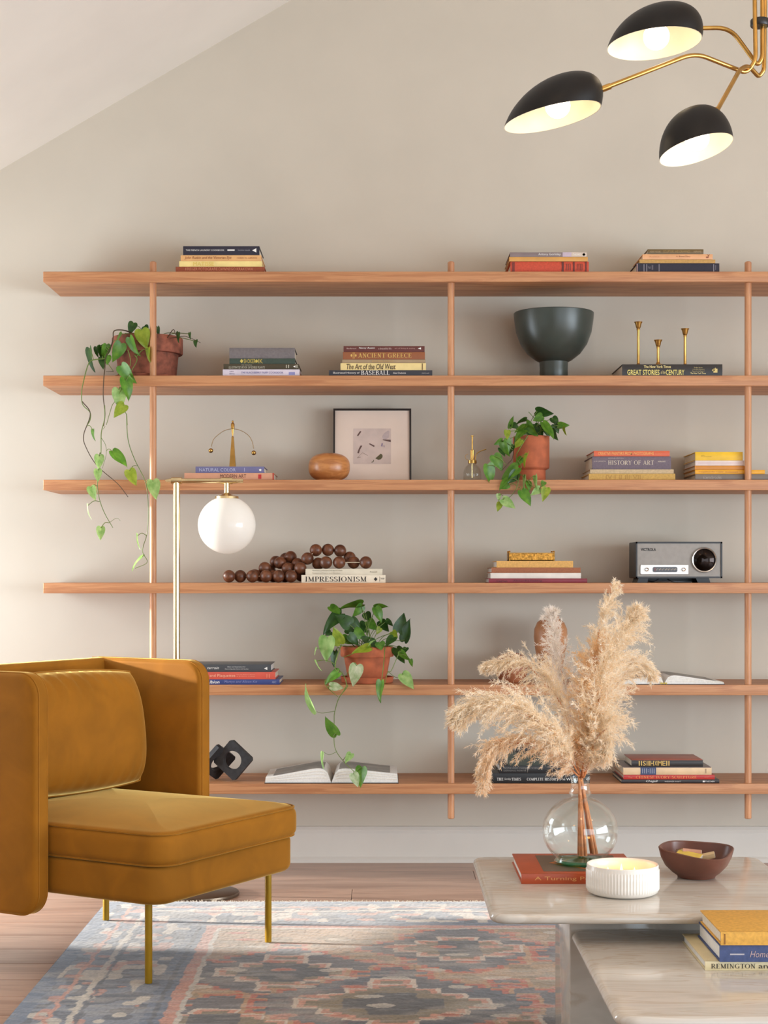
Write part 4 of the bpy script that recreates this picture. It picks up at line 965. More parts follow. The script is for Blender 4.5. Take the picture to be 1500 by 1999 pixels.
# ------------------------------------------------------------------ on the coffee table
# glass bottle vase
Yv = 3.515; vx = ux(1133, Yv); vz = .3816
va = thing('glass_vase', 'round clear glass bottle vase with green tinted base on the orange book', 'vase', (vx, Yv, vz))
r0 = px(73.5, Yv)
pr_ = [(.030, 0), (.046, .001), (.055, .006)]
for i in range(0, 17):
    a = R(-52+i*8.05); pr_.append((r0*math.cos(a), .070+r0*.92*math.sin(a)))
pr_ += [(.024, .150), (.0205, .156), (.0195, .166), (.0195, .178), (.0215, .182), (.0215, .185), (.0195, .185)]
VG = thin_glass('vase_glass', (254, 255, 254), .02, 1.35)
seg = 64
MB().rings([[(a*math.cos(2*math.pi*j/seg), a*math.sin(2*math.pi*j/seg), b) for j in range(seg)] for a, b in pr_], cap0=False, cap1=False).build('glass_body', VG, va, angle=60)
pin = [(max(a-.0025, .003), b+(.004 if b < .02 else 0)) for a, b in pr_[2:-2]]
MB().rings([[(a*math.cos(2*math.pi*j/seg), a*math.sin(2*math.pi*j/seg), b) for j in range(seg)] for a, b in pin], cap0=False, cap1=False).build('inner_wall', VG, va, angle=60)
MB().lathe([(0, .0005), (.044, .0008), (.052, .006), (.050, .010), (.02, .013), (0, .016)], seg=48).build('thick_base', thin_glass('green_glass', (120, 214, 178), .05, 1.4), va)
# ribbed candle bowl
Yc = 3.295; ccx = ux(1216, Yc); rc = px(70.5, Yc)
can = thing('candle', 'lit candle in a white ribbed ceramic bowl on the marble table', 'candle', (ccx, Yc, H1))
hc = .060
def rib(r, z, a): return r+(.00085*math.cos(72*a) if .011 < z < .0505 and r > rc-.004 else 0)
pr_ = [(0, .0), (rc*.80, .0), (rc*.86, .0015), (rc*.97, .006), (rc-.001, .0105), (rc, .0115), (rc, .020), (rc, .035), (rc, .050), (rc-.001, .0508), (rc-.0006, hc-.002), (rc-.002, hc), (rc-.005, hc-.001), (rc-.007, hc-.006), (rc-.008, .030), (0, .030)]
MB().lathe(pr_, seg=288, rad=rib).build('ribbed_bowl', plain('white_glazed_ceramic', (232, 224, 214), .22, 0, .015, 20), can, angle=70)
def wax():
    m, nt, bs = new_mat('candle_wax'); bs.inputs['Base Color'].default_value = lin((250, 226, 186)); bs.inputs['Roughness'].default_value = .35
    bs.inputs['Subsurface Weight'].default_value = .4; bs.inputs['Subsurface Radius'].default_value = (.02, .01, .005); bs.inputs['Subsurface Scale'].default_value = .5; return m
MB().lathe([(0, .0302), (rc-.0083, .0302), (rc-.0083, .0352), (rc-.012, .0345), (0, .0345)], seg=48).build('wax', wax(), can)
for (wx, wy) in ((-.030, -.005), (.022, -.012), (.002, .030)):
    w = MB().tube([(wx, wy, .034), (wx+.0006, wy, .040)], .0008, 6).build('wick', BLACK, can)
    MB().lathe([(0, 0), (.0022, .002), (.003, .0045), (.0022, .009), (.0009, .014), (0, .0165)], (wx, wy, .0385), 14).build('flame', emit('flame', (255, 176, 80), 9.0), w)
add_light('candle_glow', 'POINT', (ccx, Yc, H1+.054), (0, 0, 0), .085, (1.0, .40, .10), shadow_soft_size=.012)
# brown bowl with matchboxes
Yo = 3.475; ox = ux(1360, Yo); r_b = px(69, Yo)
def sq(r, z, a):
    n_ = 2.0+1.6*min(1, z/.05); b_ = a+R(24); c, s_ = abs(math.cos(b_)), abs(math.sin(b_))
    return r*((c**n_+s_**n_)**(-1/n_))*(.95 if z > .01 else 1)
BOWLM = plain('brown_glazed_clay', (104, 62, 48), .38, 0, .10, 14)
m = MB(); seg = 72; rings = []
pr_ = [(0, 0), (.035, 0), (.039, .001), (.040, .004), (.053, .012), (.066, .026), (.0735, .043), (r_b+.003, .0590), (r_b+.001, .0605), (r_b-.003, .0590), (.0685, .043), (.060, .027), (.046, .015), (0, .010)]
for r_, z_ in pr_:
    ring = []
    for j in range(seg):
        a = 2*math.pi*j/seg; rr_ = sq(max(r_, 1e-4), z_, a)
        dz = (z_/.06)**2*(.007*math.cos(a-R(125))+.003*math.cos(2*a-R(30)))
        ring.append((rr_*math.cos(a), rr_*math.sin(a), z_+dz))
    rings.append(ring)
m.rings(rings)
bw = tag(m.build('brown_bowl', BOWLM, None, (ox, Yo, H1)), 'dark brown ceramic bowl with rounded square rim holding matchboxes', 'bowl')
def matchbox(lab, loc, rot, size, col):
    t_ = thing('matchbox', lab, 'matchbox', Vector((ox, Yo, H1))+Vector(loc), 0, 'matchboxes in the brown bowl'); t_.rotation_euler = tuple(R(a) for a in rot)
    a, b, c = size
    m = MB(); e = .0007
    m.box(-a/2, a/2, -b/2, b/2, 0, e).box(-a/2, a/2, -b/2, b/2, c-e, c).box(-a/2, a/2, -b/2, -b/2+e, 0, c).box(-a/2, a/2, b/2-e, b/2, 0, c)
    m.build('sleeve', ink(col, .7), t_, smooth=False)
    MB().box(-a/2+.0008, a/2+.001, -b/2+e, b/2-e, e, c-e).build('tray', PAGE, t_, smooth=False)
matchbox('yellow matchbox in front inside the brown bowl', (-.018, -.008, .041), (8, 8, -24), (.050, .034, .009), (212, 178, 76))
matchbox('pinkish brown matchbox at the back of the brown bowl', (-.012, .022, .040), (-14, 8, 18), (.044, .030, .014), (176, 122, 92))
matchbox('cream matchbox on the right inside the brown bowl', (.024, .008, .038), (4, -14, -10), (.034, .024, .009), (218, 190, 146))
# ------------------------------------------------------------------ plants
def leaf_mesh(name, curl, mat):
    half = [(.0, .0), (.16, -.075), (.30, -.06), (.405, .03), (.445, .15), (.44, .28), (.395, .43), (.31, .60), (.20, .76), (.09, .90), (.0, 1.0)]
    m = MB(); rows = []
    for w, y in half:
        yc = max(0.0, y) if w < .4 or y > .2 else y
        row = []
        for s in (-1, -.55, 0, .55, 1):
            yy = y*abs(s)+(1-abs(s))*max(0, (half.index((w, y))/10)) if 0 else y*(abs(s)) + (1-abs(s))*(y if y > .15 else .02+.13*half.index((w, y))/4.5)
            z = .20*abs(s)**1.3*w-curl*max(0, yy)**2*.5+.035*math.sin(6*yy+2.5*s)*abs(s)
            row.append((s*w, yy, z))
        rows.append(row)
    m.rings(rows, cap0=False, cap1=False, closed=False)
    return m.mesh(name, mat, recalc=False, angle=180)
LM = {'d': leafy('dark_leaf', (40, 76, 30), (66, 108, 42)), 'm': leafy('green_leaf', (72, 124, 36), (116, 164, 56)),
      'l': leafy('pale_leaf', (128, 176, 90), (184, 212, 138)), 'y': leafy('lime_leaf', (128, 156, 36), (176, 192, 66)), 'w': leafy('sunlit_leaf', (150, 182, 120), (226, 232, 200))}  # palest tones put the sun on lit leaves into their colour
LMESH = {c: [leaf_mesh('leaf', q, LM[c]) for q in (.15, .45, .8)] for c in LM}
STEMG = leafy('green_stem', (92, 118, 46), (120, 140, 60), .5, .1); STEMB = plain('brown_stem', (74, 56, 36), .7)
def plant(root, M, leaves, stems, soil_c, rim_v, seed):
    # leaves: (x, y, tip x, tip y, width, colour, Y); stems: ([(x, y, Y)], radius, material)
    rd = random.Random(seed); inv = Matrix.Translation(-root.location); spts = []
    for pts, rad, mat in stems:
        w = crom([P(*M(x, y), Y) for x, y, Y in pts], 7); n = len(w)
        spts += w
        MB().tube([inv @ p for p in w], [rad*(1-.35*i/n) for i in range(n)], 7).build('stem', mat, root)
    for (x, y, tx, ty, wd, c, Y) in leaves:
        b = P(*M(x, y), Y); t0 = P(*M(tx, ty), Y+rd.uniform(-.018, .006)); L = (t0-b).length
        t = (t0-b).normalized()
        wid = wd/M.s*Y/F_PX
        L *= 1.08; full = L*.86; roll = math.degrees(math.acos(max(.25, min(1, wid/full))))*.6*rd.choice((-1, 1)) if wid < full else 0
        cam_n = Vector((rd.uniform(-.15, .15)-(.75 if c in 'lwy' else .2), -1, .25)); nrm = (cam_n-t*cam_n.dot(t)).normalized()
        nrm = Matrix.Rotation(R(roll+rd.uniform(-8, 8)), 3, t) @ nrm
        side = t.cross(nrm)
        o = obj('leaf', rd.choice(LMESH[c]), root)
        sw = max(wid*1.12, full*.78)/.89
        mat = Matrix((side*sw, t*L, nrm*L*.8)).transposed().to_4x4(); mat.translation = b-root.location
        o.matrix_basis = mat
        # petiole
        rim_z = zs(rim_v, Y)
        if b.z > rim_z-.004:
            s = Vector(soil_c)+Vector((rd.uniform(-.03, .03), rd.uniform(-.02, .02), 0)); mid = (s+b)/2+Vector((0, 0, .015))
        else:
            s = min(spts, key=lambda p: (p-b).length) if spts else Vector(soil_c)
            if (s-b).length < .004 or (s-b).length > .09: continue
            mid = (s+b)/2+Vector((0, -.003, .006))
        MB().tube([p-root.location for p in crom([s, mid, b+t*.004], 5)], .0011, 6).build('petiole', STEMG, root)
class Map:
    def __init__(self, u, v, s): self.u, self.v, self.s = u, v, s
    def __call__(self, x, y): return (self.u+x/self.s, self.v+y/self.s)
def pot_prof(rt, rb, h, rim_h, lip): return [(0, 0), (rb, 0), (rb+.001, .002), (rt-lip-(rt-lip-rb)*rim_h/h, h-rim_h), (rt-.002, h-rim_h+.001), (rt, h-rim_h+.004), (rt, h-.004), (rt-.003, h), (rt-.008, h), (rt-.011, h-.004), (rt-.013, h-.022), (0, h-.022)]
# heartleaf vine in an old pot on the second board
Yp = 5.588; k = Yp/F_PX; cx = ux(288, Yp)
p1 = thing('potted_vine', 'trailing heartleaf vine in a weathered terracotta pot behind the left post', 'potted plant', (cx, Yp, S2))
sa = .010; h = zs(660, Yp)-S2
MB().lathe([(0, 0), (62*k, 0), (64*k, .002), (66*k, .013), (64*k, .014), (60*k, .005), (0, .005)], seg=40).build('saucer', TERRA_OLD, p1)
MB().lathe(pot_prof(68.8*k, 55*k, h-.006, 33*k, 4.5*k), (0, 0, .006), 44).build('pot', TERRA_OLD, p1)
MB().lathe([(0, 0), (62*k, 0), (0, .006)], (0, 0, h-.024), 24).build('soil', SOIL, p1)
Mz = Map(150, 610, 6.0); Ml = Map(140, 780, 5.357)
fr_, hg = 5.450, 5.402
plant(p1, Mz, [(665,120,620,235,100,'d',5.56),(790,160,830,215,80,'d',5.58),(950,165,965,285,70,'d',5.57),(760,200,800,405,165,'y',5.448),(840,410,835,580,130,'y',5.442),(530,240,440,370,60,'m',5.46),(520,360,440,560,90,'m',5.45),
  (620,290,680,500,110,'m',5.448),(150,415,165,680,65,'d',5.46),(280,385,300,530,60,'d',5.46),(350,375,325,545,60,'m',5.45),(295,530,310,650,60,'d',5.45),(365,500,360,600,50,'m',5.45),(230,400,225,510,40,'d',5.47),
  (520,620,665,825,120,'m',5.41),(555,770,640,995,60,'m',5.40),(490,890,510,1120,110,'l',5.40),(560,1080,440,1210,130,'y',5.395),(1195,230,1180,350,75,'d',5.47),(1325,235,1330,310,40,'d',5.47),(1395,325,1390,400,50,'d',5.47),
  (600,260,560,300,70,'d',5.53),(860,240,900,330,80,'d',5.55)],
  [([(690,262,5.54),(560,210,5.48),(440,215,5.455),(425,300,5.45),(400,400,5.45),(340,520,5.44),(330,640,5.425),(315,800,hg),(310,980,hg),(330,1180,hg),(315,1330,hg)], .0022, STEMB),
   ([(330,540,5.44),(180,560,5.43),(130,620,5.42),(80,800,hg),(55,950,hg),(70,1080,hg),(155,1170,hg),(155,1260,hg),(115,1330,hg)], .0019, STEMG),
   ([(600,440,5.45),(630,560,5.445),(610,640,5.44),(520,620,5.41)], .0013, STEMG), ([(680,500,5.445),(705,560,5.43),(630,700,5.41),(540,870,5.40),(440,1050,hg),(410,1100,hg),(345,1320,hg)], .0015, STEMG),
   ([(500,1130,5.40),(575,1180,5.40),(592,1320,5.40)], .0016, STEMG), ([(1060,300,5.50),(1130,200,5.48),(1160,260,5.47),(1190,235,5.47)], .0014, STEMB), ([(1100,300,5.49),(1240,280,5.47),(1290,285,5.47),(1380,320,5.47),(1450,355,5.47)], .0012, STEMB),
   ([(360,590,5.45),(430,690,5.44)], .0013, STEMG), ([(430,690,5.44),(340,690,5.43)], .001, STEMB)],
  (cx, Yp, S2+h-.02), 664, 3)
plant(p1, Ml, [(225,310,215,420,35,'m',5.40),(425,540,575,690,45,'m',5.40),(600,735,670,890,85,'y',5.395),(290,580,285,720,65,'l',5.40),(275,730,275,850,55,'l',5.395),(200,910,245,1045,75,'l',5.395),(850,845,880,1030,90,'l',5.392),
  (170,1095,160,1240,25,'w',5.40),(305,1330,300,1460,30,'l',5.40),(690,1410,690,1560,40,'l',5.40),(750,1640,610,1740,75,'l',5.395)],
  [([(345,60,hg),(345,200,hg),(310,350,hg),(305,570,hg),(270,850,hg),(285,1020,hg),(340,1180,hg),(430,1340,hg)], .0017, STEMG), ([(110,20,hg),(195,150,hg),(125,370,hg),(150,500,hg),(265,690,hg),(480,880,hg),(590,1020,hg)], .0017, STEMB),
   ([(350,280,hg),(330,310,hg)], .001, STEMG), ([(572,150,5.40),(590,420,5.40),(660,630,5.40),(770,860,5.40),(800,1100,5.40),(790,1390,5.40),(740,1580,5.40),(790,1700,5.40),(665,1765,5.40)], .0014, STEMG),
   ([(310,400,hg),(355,480,hg),(360,580,hg),(320,720,hg)], .0009, STEMG), ([(390,1290,hg),(470,1240,hg),(510,1270,hg)], .0007, STEMG)],
  (cx, Yp, S2+h-.02), 0, 5)
# ivy in the cylinder pot on the third board
Yp = 5.575; k = Yp/F_PX; cx = ux(1037.5, Yp); h = zs(852, Yp)-S3
p2 = thing('potted_ivy', 'bushy green ivy spilling from a two step cylindrical terracotta pot', 'potted plant', (cx, Yp, S3))
rp = 35.5*k; zl = zs(916, Yp)-S3
MB().lathe([(0, 0), (27*k, 0), (28*k, .002), (28*k, zl-.004), (rp-.002, zl+.002), (rp, zl+.006), (rp, h-.002), (rp-.002, h), (rp-.006, h), (rp-.007, h-.02), (0, h-.02)], seg=44).build('pot', TERRA, p2)
MB().lathe([(0, 0), (rp-.008, 0), (0, .005)], (0, 0, h-.021), 24).build('soil', SOIL, p2)
M2p = Map(890, 780, 6.25); fy, hy = 5.49, 5.405
plant(p2, M2p, [(980,140,1180,175,75,'d',5.56),(665,350,700,205,75,'m',5.52),(870,240,740,270,60,'d',5.53),(1060,200,950,255,100,'m',5.54),(1180,220,1250,300,95,'d',5.58),(1250,310,1380,315,75,'m',5.56),(1320,330,1345,430,55,'y',5.55),(1060,280,1200,470,120,'m',5.52),
  (850,320,725,395,75,'m',5.51),(860,290,990,440,90,'m',5.52),(840,370,720,470,95,'m',5.50),(800,490,715,590,65,'y',5.49),(870,360,930,440,90,'d',5.54),(1000,330,1050,440,110,'d',5.56),(1170,370,1230,490,90,'d',5.54),(1100,330,1140,440,100,'d',5.57),(960,300,1000,400,100,'d',5.58),(1200,300,1260,400,90,'d',5.57),
  (620,480,650,640,85,'m',5.46),(575,520,620,690,105,'m',5.45),(540,590,600,690,65,'d',5.47),(630,375,630,480,28,'y',5.47),(570,495,480,550,35,'m',5.46),(465,680,570,850,150,'m',5.44),(390,790,445,1020,85,'m',5.42),(765,830,530,975,130,'m',5.415),
  (745,890,640,1015,125,'d',5.42),(640,970,525,1060,80,'m',5.41),(650,1040,560,1090,65,'m',5.415),(875,655,820,805,85,'y',5.44),(805,705,740,820,75,'m',5.45),(850,925,830,1110,65,'l',5.41),(885,1000,905,1095,75,'m',5.415),(975,925,990,1090,105,'l',5.405),
  (1080,1000,1050,1060,65,'m',5.41),(1035,1085,930,1155,75,'l',5.405),(1110,1075,1070,1220,85,'y',5.40),(800,1110,920,1275,145,'m',5.40),(570,1215,720,1320,95,'l',5.40),(520,1150,530,1230,42,'l',5.405),(545,1255,510,1360,42,'y',5.40),
  (700,560,650,660,70,'d',5.47),(690,300,760,340,80,'d',5.52)],
  [([(880,440,5.50),(780,600,5.485),(740,700,5.46),(800,820,5.44),(760,880,5.425),(850,960,5.41),(940,1060,hy),(1050,1130,hy)], .0017, STEMG), ([(720,460,5.50),(710,600,5.47),(690,720,5.45),(640,780,5.44),(560,870,5.43)], .0015, STEMB),
   ([(740,720,5.46),(770,900,5.42),(750,1060,hy),(690,1160,hy),(610,1225,hy)], .0015, STEMG), ([(800,1060,5.41),(760,1080,hy)], .001, STEMG), ([(890,150,5.55),(950,220,5.55),(1060,380,5.55)], .0013, STEMG)],
  (cx, Yp, S3+h-.018), 856, 11)
# pothos in the tapered pot on the fifth board
Yp = 5.545; k = Yp/F_PX; cx = ux(717, Yp); h = zs(1262, Yp)-S5
p3 = thing('potted_pothos', 'glossy pothos in a tapered terracotta pot trailing past the open book', 'potted plant', (cx, Yp, S5))
MB().lathe([(0, 0), (48*k, 0), (50*k, .002), (52*k, .020), (50*k, .021), (46*k, .008), (0, .008)], seg=44).build('saucer', TERRA, p3)
MB().lathe(pot_prof(52*k, 37*k, h-.009, 20*k, 3*k), (0, 0, .009), 44).build('pot', TERRA, p3)
MB().lathe([(0, 0), (47*k, 0), (0, .005)], (0, 0, h-.024), 24).build('soil', SOIL, p3)
M3p = Map(570, 1160, 5.77); M4p = Map(390, 1320, 3.75)
plant(p3, M3p, [(565,215,330,390,135,'d',5.52),(430,140,560,215,60,'m',5.53),(800,110,555,150,45,'m',5.55),(790,125,710,250,55,'m',5.54),(655,350,520,235,155,'d',5.50),(935,150,1075,110,65,'m',5.58),(940,150,1025,295,115,'m',5.55),(830,210,880,300,95,'d',5.57),(1060,290,1140,350,65,'d',5.58),
  (1200,430,1265,225,125,'d',5.56),(1270,530,1320,290,125,'d',5.55),(660,290,770,380,115,'d',5.53),(600,400,720,420,95,'d',5.51),(700,420,830,490,125,'m',5.50),(570,480,700,570,100,'m',5.495),(440,420,380,460,75,'d',5.53),(550,560,470,385,115,'y',5.46),(400,480,380,745,145,'l',5.45),
  (470,500,430,660,65,'d',5.47),(485,640,470,810,115,'d',5.475),(885,600,690,655,125,'y',5.445),(850,600,910,500,45,'l',5.45),(990,540,1010,625,105,'m',5.46),(1000,380,950,440,75,'y',5.50),(1150,480,1060,580,115,'d',5.47),(1180,600,1260,770,135,'d',5.50),(1290,600,1270,650,65,'d',5.51),
  (1225,640,1310,755,85,'m',5.45),(1340,730,1350,815,50,'m',5.45),(1245,895,1365,1050,85,'l',5.42),(1010,975,970,1200,125,'m',5.40),(535,880,355,980,115,'m',5.42),(735,795,690,1020,135,'w',5.41),(430,1040,580,1045,115,'w',5.405),(280,600,255,680,32,'l',5.45),(270,740,310,860,42,'l',5.44),
  (800,520,880,480,80,'d',5.50),(1130,420,1180,490,85,'y',5.53),(860,300,950,400,110,'m',5.57),(760,330,850,430,110,'d',5.58),(1000,300,1080,420,110,'d',5.59),(640,460,760,560,100,'d',5.48),(880,520,960,590,90,'d',5.48)],
  [([(560,570,5.47),(510,700,5.44),(490,840,5.43),(560,880,5.42),(615,1000,5.405),(590,1080,5.40),(530,1165,5.40)], .0019, STEMG), ([(375,960,5.42),(380,1020,5.405),(440,1090,5.40),(520,1155,5.40)], .0014, STEMG),
   ([(1050,600,5.46),(1030,830,5.42),(1010,980,5.40)], .0016, STEMG), ([(1200,680,5.45),(1120,860,5.43),(1080,880,5.42),(1050,1000,5.40)], .0013, STEMG), ([(1080,870,5.42),(1180,940,5.42),(1250,915,5.42)], .0010, STEMG), ([(690,670,5.45),(580,710,5.45)], .0012, STEMG),
   ([(690,790,5.41),(650,860,5.42),(600,920,5.41)], .0012, STEMG)],
  (cx, Yp, S5+h-.02), 1266, 17)
plant(p3, M4p, [(850,262,735,105,62,'l',5.40),(1005,430,915,315,88,'m',5.395),(905,555,890,670,57,'l',5.40),(1110,565,1070,630,48,'l',5.40),(1190,665,1175,805,80,'m',5.395),(1125,710,1158,805,52,'w',5.392)],
  [([(1075,60,5.405),(1080,80,5.40),(1020,160,5.40),(990,260,5.40),(985,330,5.40),(990,520,5.40),(1060,630,5.40),(1145,710,5.40)], .0016, STEMG), ([(990,256,5.40),(900,270,5.40),(855,260,5.40)], .001, STEMG), ([(1000,555,5.40),(950,575,5.40),(910,558,5.40)], .0009, STEMG)],
  (cx, Yp, S5+h-.02), 0, 19)

# ------------------------------------------------------------------ pampas grass
def pampas_mat():
    m, nt, bs = new_mat('pampas_plume'); out = nt.nodes['Material Output']
    at = N(nt, 'ShaderNodeAttribute'); at.attribute_name = 'tint'
    df = N(nt, 'ShaderNodeBsdfDiffuse'); tr = N(nt, 'ShaderNodeBsdfTranslucent'); mx = N(nt, 'ShaderNodeMixShader'); mx.inputs[0].default_value = .5
    nt.links.new(at.outputs['Color'], df.inputs[0]); nt.links.new(at.outputs['Color'], tr.inputs[0])
    nt.links.new(df.outputs[0], mx.inputs[1]); nt.links.new(tr.outputs[0], mx.inputs[2]); nt.links.new(mx.outputs[0], out.inputs[0])
    return m
PAMP = pampas_mat(); STRAW = plain('dry_stalk', (188, 122, 76), .7, 0, .12, 60)
def pampas(label, foot, path, n, wid, c0, c1, seed):
    g = np.random.default_rng(seed)
    pts = crom(path, 10); A = np.array([tuple(p) for p in pts]); seglen = np.linalg.norm(np.diff(A, axis=0), axis=1); cum = np.concatenate([[0], np.cumsum(seglen)])/seglen.sum()
    root = thing('pampas_stem', label, 'pampas grass', foot, 0, 'dried pampas stems in the vase')
    F0 = np.array(tuple(foot))
    neck = Vector((vx+(path[0].x-vx)*.25, Yv_+(path[0].y-Yv_)*.25, .565))
    st = crom([foot, (foot+neck)/2, neck]+[path[0]]+[pts[len(pts)//3], pts[2*len(pts)//3]], 6)
    MB().tube([p-foot for p in st], [.0034*(1-.7*i/len(st)) for i in range(len(st))], 8).build('stalk', STRAW, root)
    nb = max(40, n//60)                         # drooping branchlets that carry the fine hairs
    def at_(tt): return np.stack([np.interp(tt, cum, A[:, k]) for k in range(3)], 1)
    tb = np.sort(g.random(nb)**.9)*.98; d = at_(np.minimum(tb+.03, 1))-at_(np.maximum(tb-.03, 0)); d /= np.linalg.norm(d, axis=1)[:, None]+1e-9
    rnd = g.normal(size=(nb, 3)); rnd -= d*np.sum(rnd*d, 1)[:, None]; rnd /= np.linalg.norm(rnd, axis=1)[:, None]
    env = np.sin(np.pi*np.clip(tb*.80+.20, 0, 1))**.7
    ab = np.radians(g.uniform(10, 36, nb)); Lb = wid*env*g.uniform(.9, 2.6, nb)+.012
    db = d*np.cos(ab)[:, None]+rnd*np.sin(ab)[:, None]; K = 6; drb = g.uniform(.05, .55, nb)
    bp = [at_(tb)]
    for s in range(K):
        db = db+np.array([0, 0, -1])*(drb*.16*(s+1))[:, None]+g.normal(size=(nb, 3))*.06; db /= np.linalg.norm(db, axis=1)[:, None]
        bp.append(bp[-1]+db*(Lb/K)[:, None])
    bp = np.stack(bp, 1)                        # nb, K+1, 3
    ib = g.integers(0, nb, n); q = g.random(n)**.75*(K-.01); qi = q.astype(int); qf = (q-qi)[:, None]
    base = bp[ib, qi]*(1-qf)+bp[ib, qi+1]*qf; d = bp[ib, qi+1]-bp[ib, qi]; d /= np.linalg.norm(d, axis=1)[:, None]+1e-9
    rnd = g.normal(size=(n, 3)); rnd -= d*np.sum(rnd*d, 1)[:, None]; rnd /= np.linalg.norm(rnd, axis=1)[:, None]
    ang = np.radians(g.uniform(10, 62, n)); Ln = g.uniform(.006, .017, n)*(1.15-.5*q/K)*(wid/.032)**.4
    dirn = d*np.cos(ang)[:, None]+rnd*np.sin(ang)[:, None]
    S = 4; droop = g.uniform(.0, .5, n); prev = base; curve = [prev]; dd = dirn.copy()
    for s in range(S-1):
        dd = dd+np.array([0, 0, -1])*(droop*.25)[:, None]+g.normal(size=(n, 3))*.14
        dd /= np.linalg.norm(dd, axis=1)[:, None]
        prev = prev+dd*(Ln/(S-1))[:, None]; curve.append(prev)
    sidev = np.cross(dirn, g.normal(size=(n, 3))); sidev /= np.linalg.norm(sidev, axis=1)[:, None]+1e-9
    hw = [.00040, .00050, .00038, .00008]
    vs_ = np.zeros((n, S*2, 3))
    for s in range(S): vs_[:, 2*s] = curve[s]-sidev*hw[s]; vs_[:, 2*s+1] = curve[s]+sidev*hw[s]
    vs_ = (vs_-F0).reshape(-1, 3)
    b0 = (np.arange(n)*S*2)[:, None, None]; q = np.array([[2*s, 2*s+1, 2*s+3, 2*s+2] for s in range(S-1)])[None]
    faces = (b0+q).reshape(-1, 4)
    me = bpy.data.meshes.new('plume'); me.vertices.add(len(vs_)); me.vertices.foreach_set('co', vs_.ravel())
    me.loops.add(faces.size); me.loops.foreach_set('vertex_index', faces.ravel().astype(np.int32))
    me.polygons.add(len(faces)); me.polygons.foreach_set('loop_start', np.arange(0, faces.size, 4, dtype=np.int32)); me.polygons.foreach_set('loop_total', np.full(len(faces), 4, dtype=np.int32))
    me.update(calc_edges=True); me.validate()
    at = me.color_attributes.new('tint', 'FLOAT_COLOR', 'POINT')
    f = np.clip(g.normal(.5, .28, n), 0, 1)[:, None]
    a_, b_ = np.array(lin(c0)), np.array(lin(c1)); cc = a_*(1-f)+b_*f
    at.data.foreach_set('color', np.repeat(cc, S*2, axis=0).ravel().astype(np.float32))
    me.materials.append(PAMP); obj('plume', me, root)
    return root
Yv_ = 3.515
fa, fb = Vector((vx+.004, Yv_, .3986)), Vector((vx+.030, Yv_+.010, .4010))
def pp_(*l): return [P(u, v, Y) for u, v, Y in l]
PEACH, PALE, LILAC, TAN = (254, 230, 194), (255, 249, 238), (255, 246, 242), (250, 212, 162)
pampas('pampas stem with the tallest thin plume pointing up right', fa+Vector((.004, .003, 0)), pp_((1142,1480,3.51),(1146,1390,3.53),(1156,1290,3.55),(1178,1205,3.56),(1201,1138,3.57)), 7800, .025, PALE, PEACH, 1)
pampas('pampas stem with a wide peach plume leaning right', fb, pp_((1144,1500,3.50),(1158,1410,3.48),(1184,1320,3.46),(1216,1240,3.45),(1246,1192,3.45)), 15600, .048, PEACH, PALE, 2)
pampas('pampas stem whose plume droops over the open book on the right', fb+Vector((.006, -.004, 0)), pp_((1146,1500,3.51),(1172,1400,3.52),(1208,1325,3.53),(1244,1296,3.54),(1274,1318,3.54)), 10800, .035, PALE, PEACH, 3)
pampas('pampas stem with a pale lilac plume standing in front of the clay vase', fa+Vector((-.006, .004, 0)), pp_((1128,1490,3.53),(1118,1410,3.56),(1100,1330,3.58),(1086,1260,3.59),(1076,1192,3.60)), 9000, .030, LILAC, PALE, 4)
pampas('pampas stem arching left in front of the low clay pot', fa+Vector((-.004, -.006, 0)), pp_((1126,1490,3.50),(1104,1400,3.50),(1070,1325,3.50),(1010,1290,3.50),(942,1302,3.50)), 10000, .028, PALE, PEACH, 5)
pampas('pampas stem with a big feathery plume sweeping far left', fa+Vector((.0, -.008, 0)), pp_((1124,1500,3.48),(1090,1440,3.45),(1030,1388,3.43),(950,1372,3.42),(884,1400,3.41)), 19200, .046, PEACH, PALE, 6)
pampas('pampas stem hanging lowest on the left over the black books', fa+Vector((.008, -.004, 0)), pp_((1126,1512,3.49),(1086,1470,3.46),(1020,1440,3.45),(962,1462,3.44),(940,1540,3.44)), 12600, .030, TAN, PALE, 7)
pampas('pampas stem with a dense tan plume in the middle of the bunch', fb+Vector((-.004, .004, 0)), pp_((1138,1512,3.50),(1142,1440,3.50),(1150,1370,3.50),(1164,1300,3.51),(1180,1250,3.52)), 15000, .039, TAN, PEACH, 8)
pampas('pampas stem with a short plume curling down beside the vase neck', fb+Vector((.0, -.008, 0)), pp_((1142,1514,3.49),(1158,1460,3.47),(1176,1420,3.46),(1186,1430,3.46),(1180,1480,3.46)), 7800, .030, PALE, PEACH, 9)

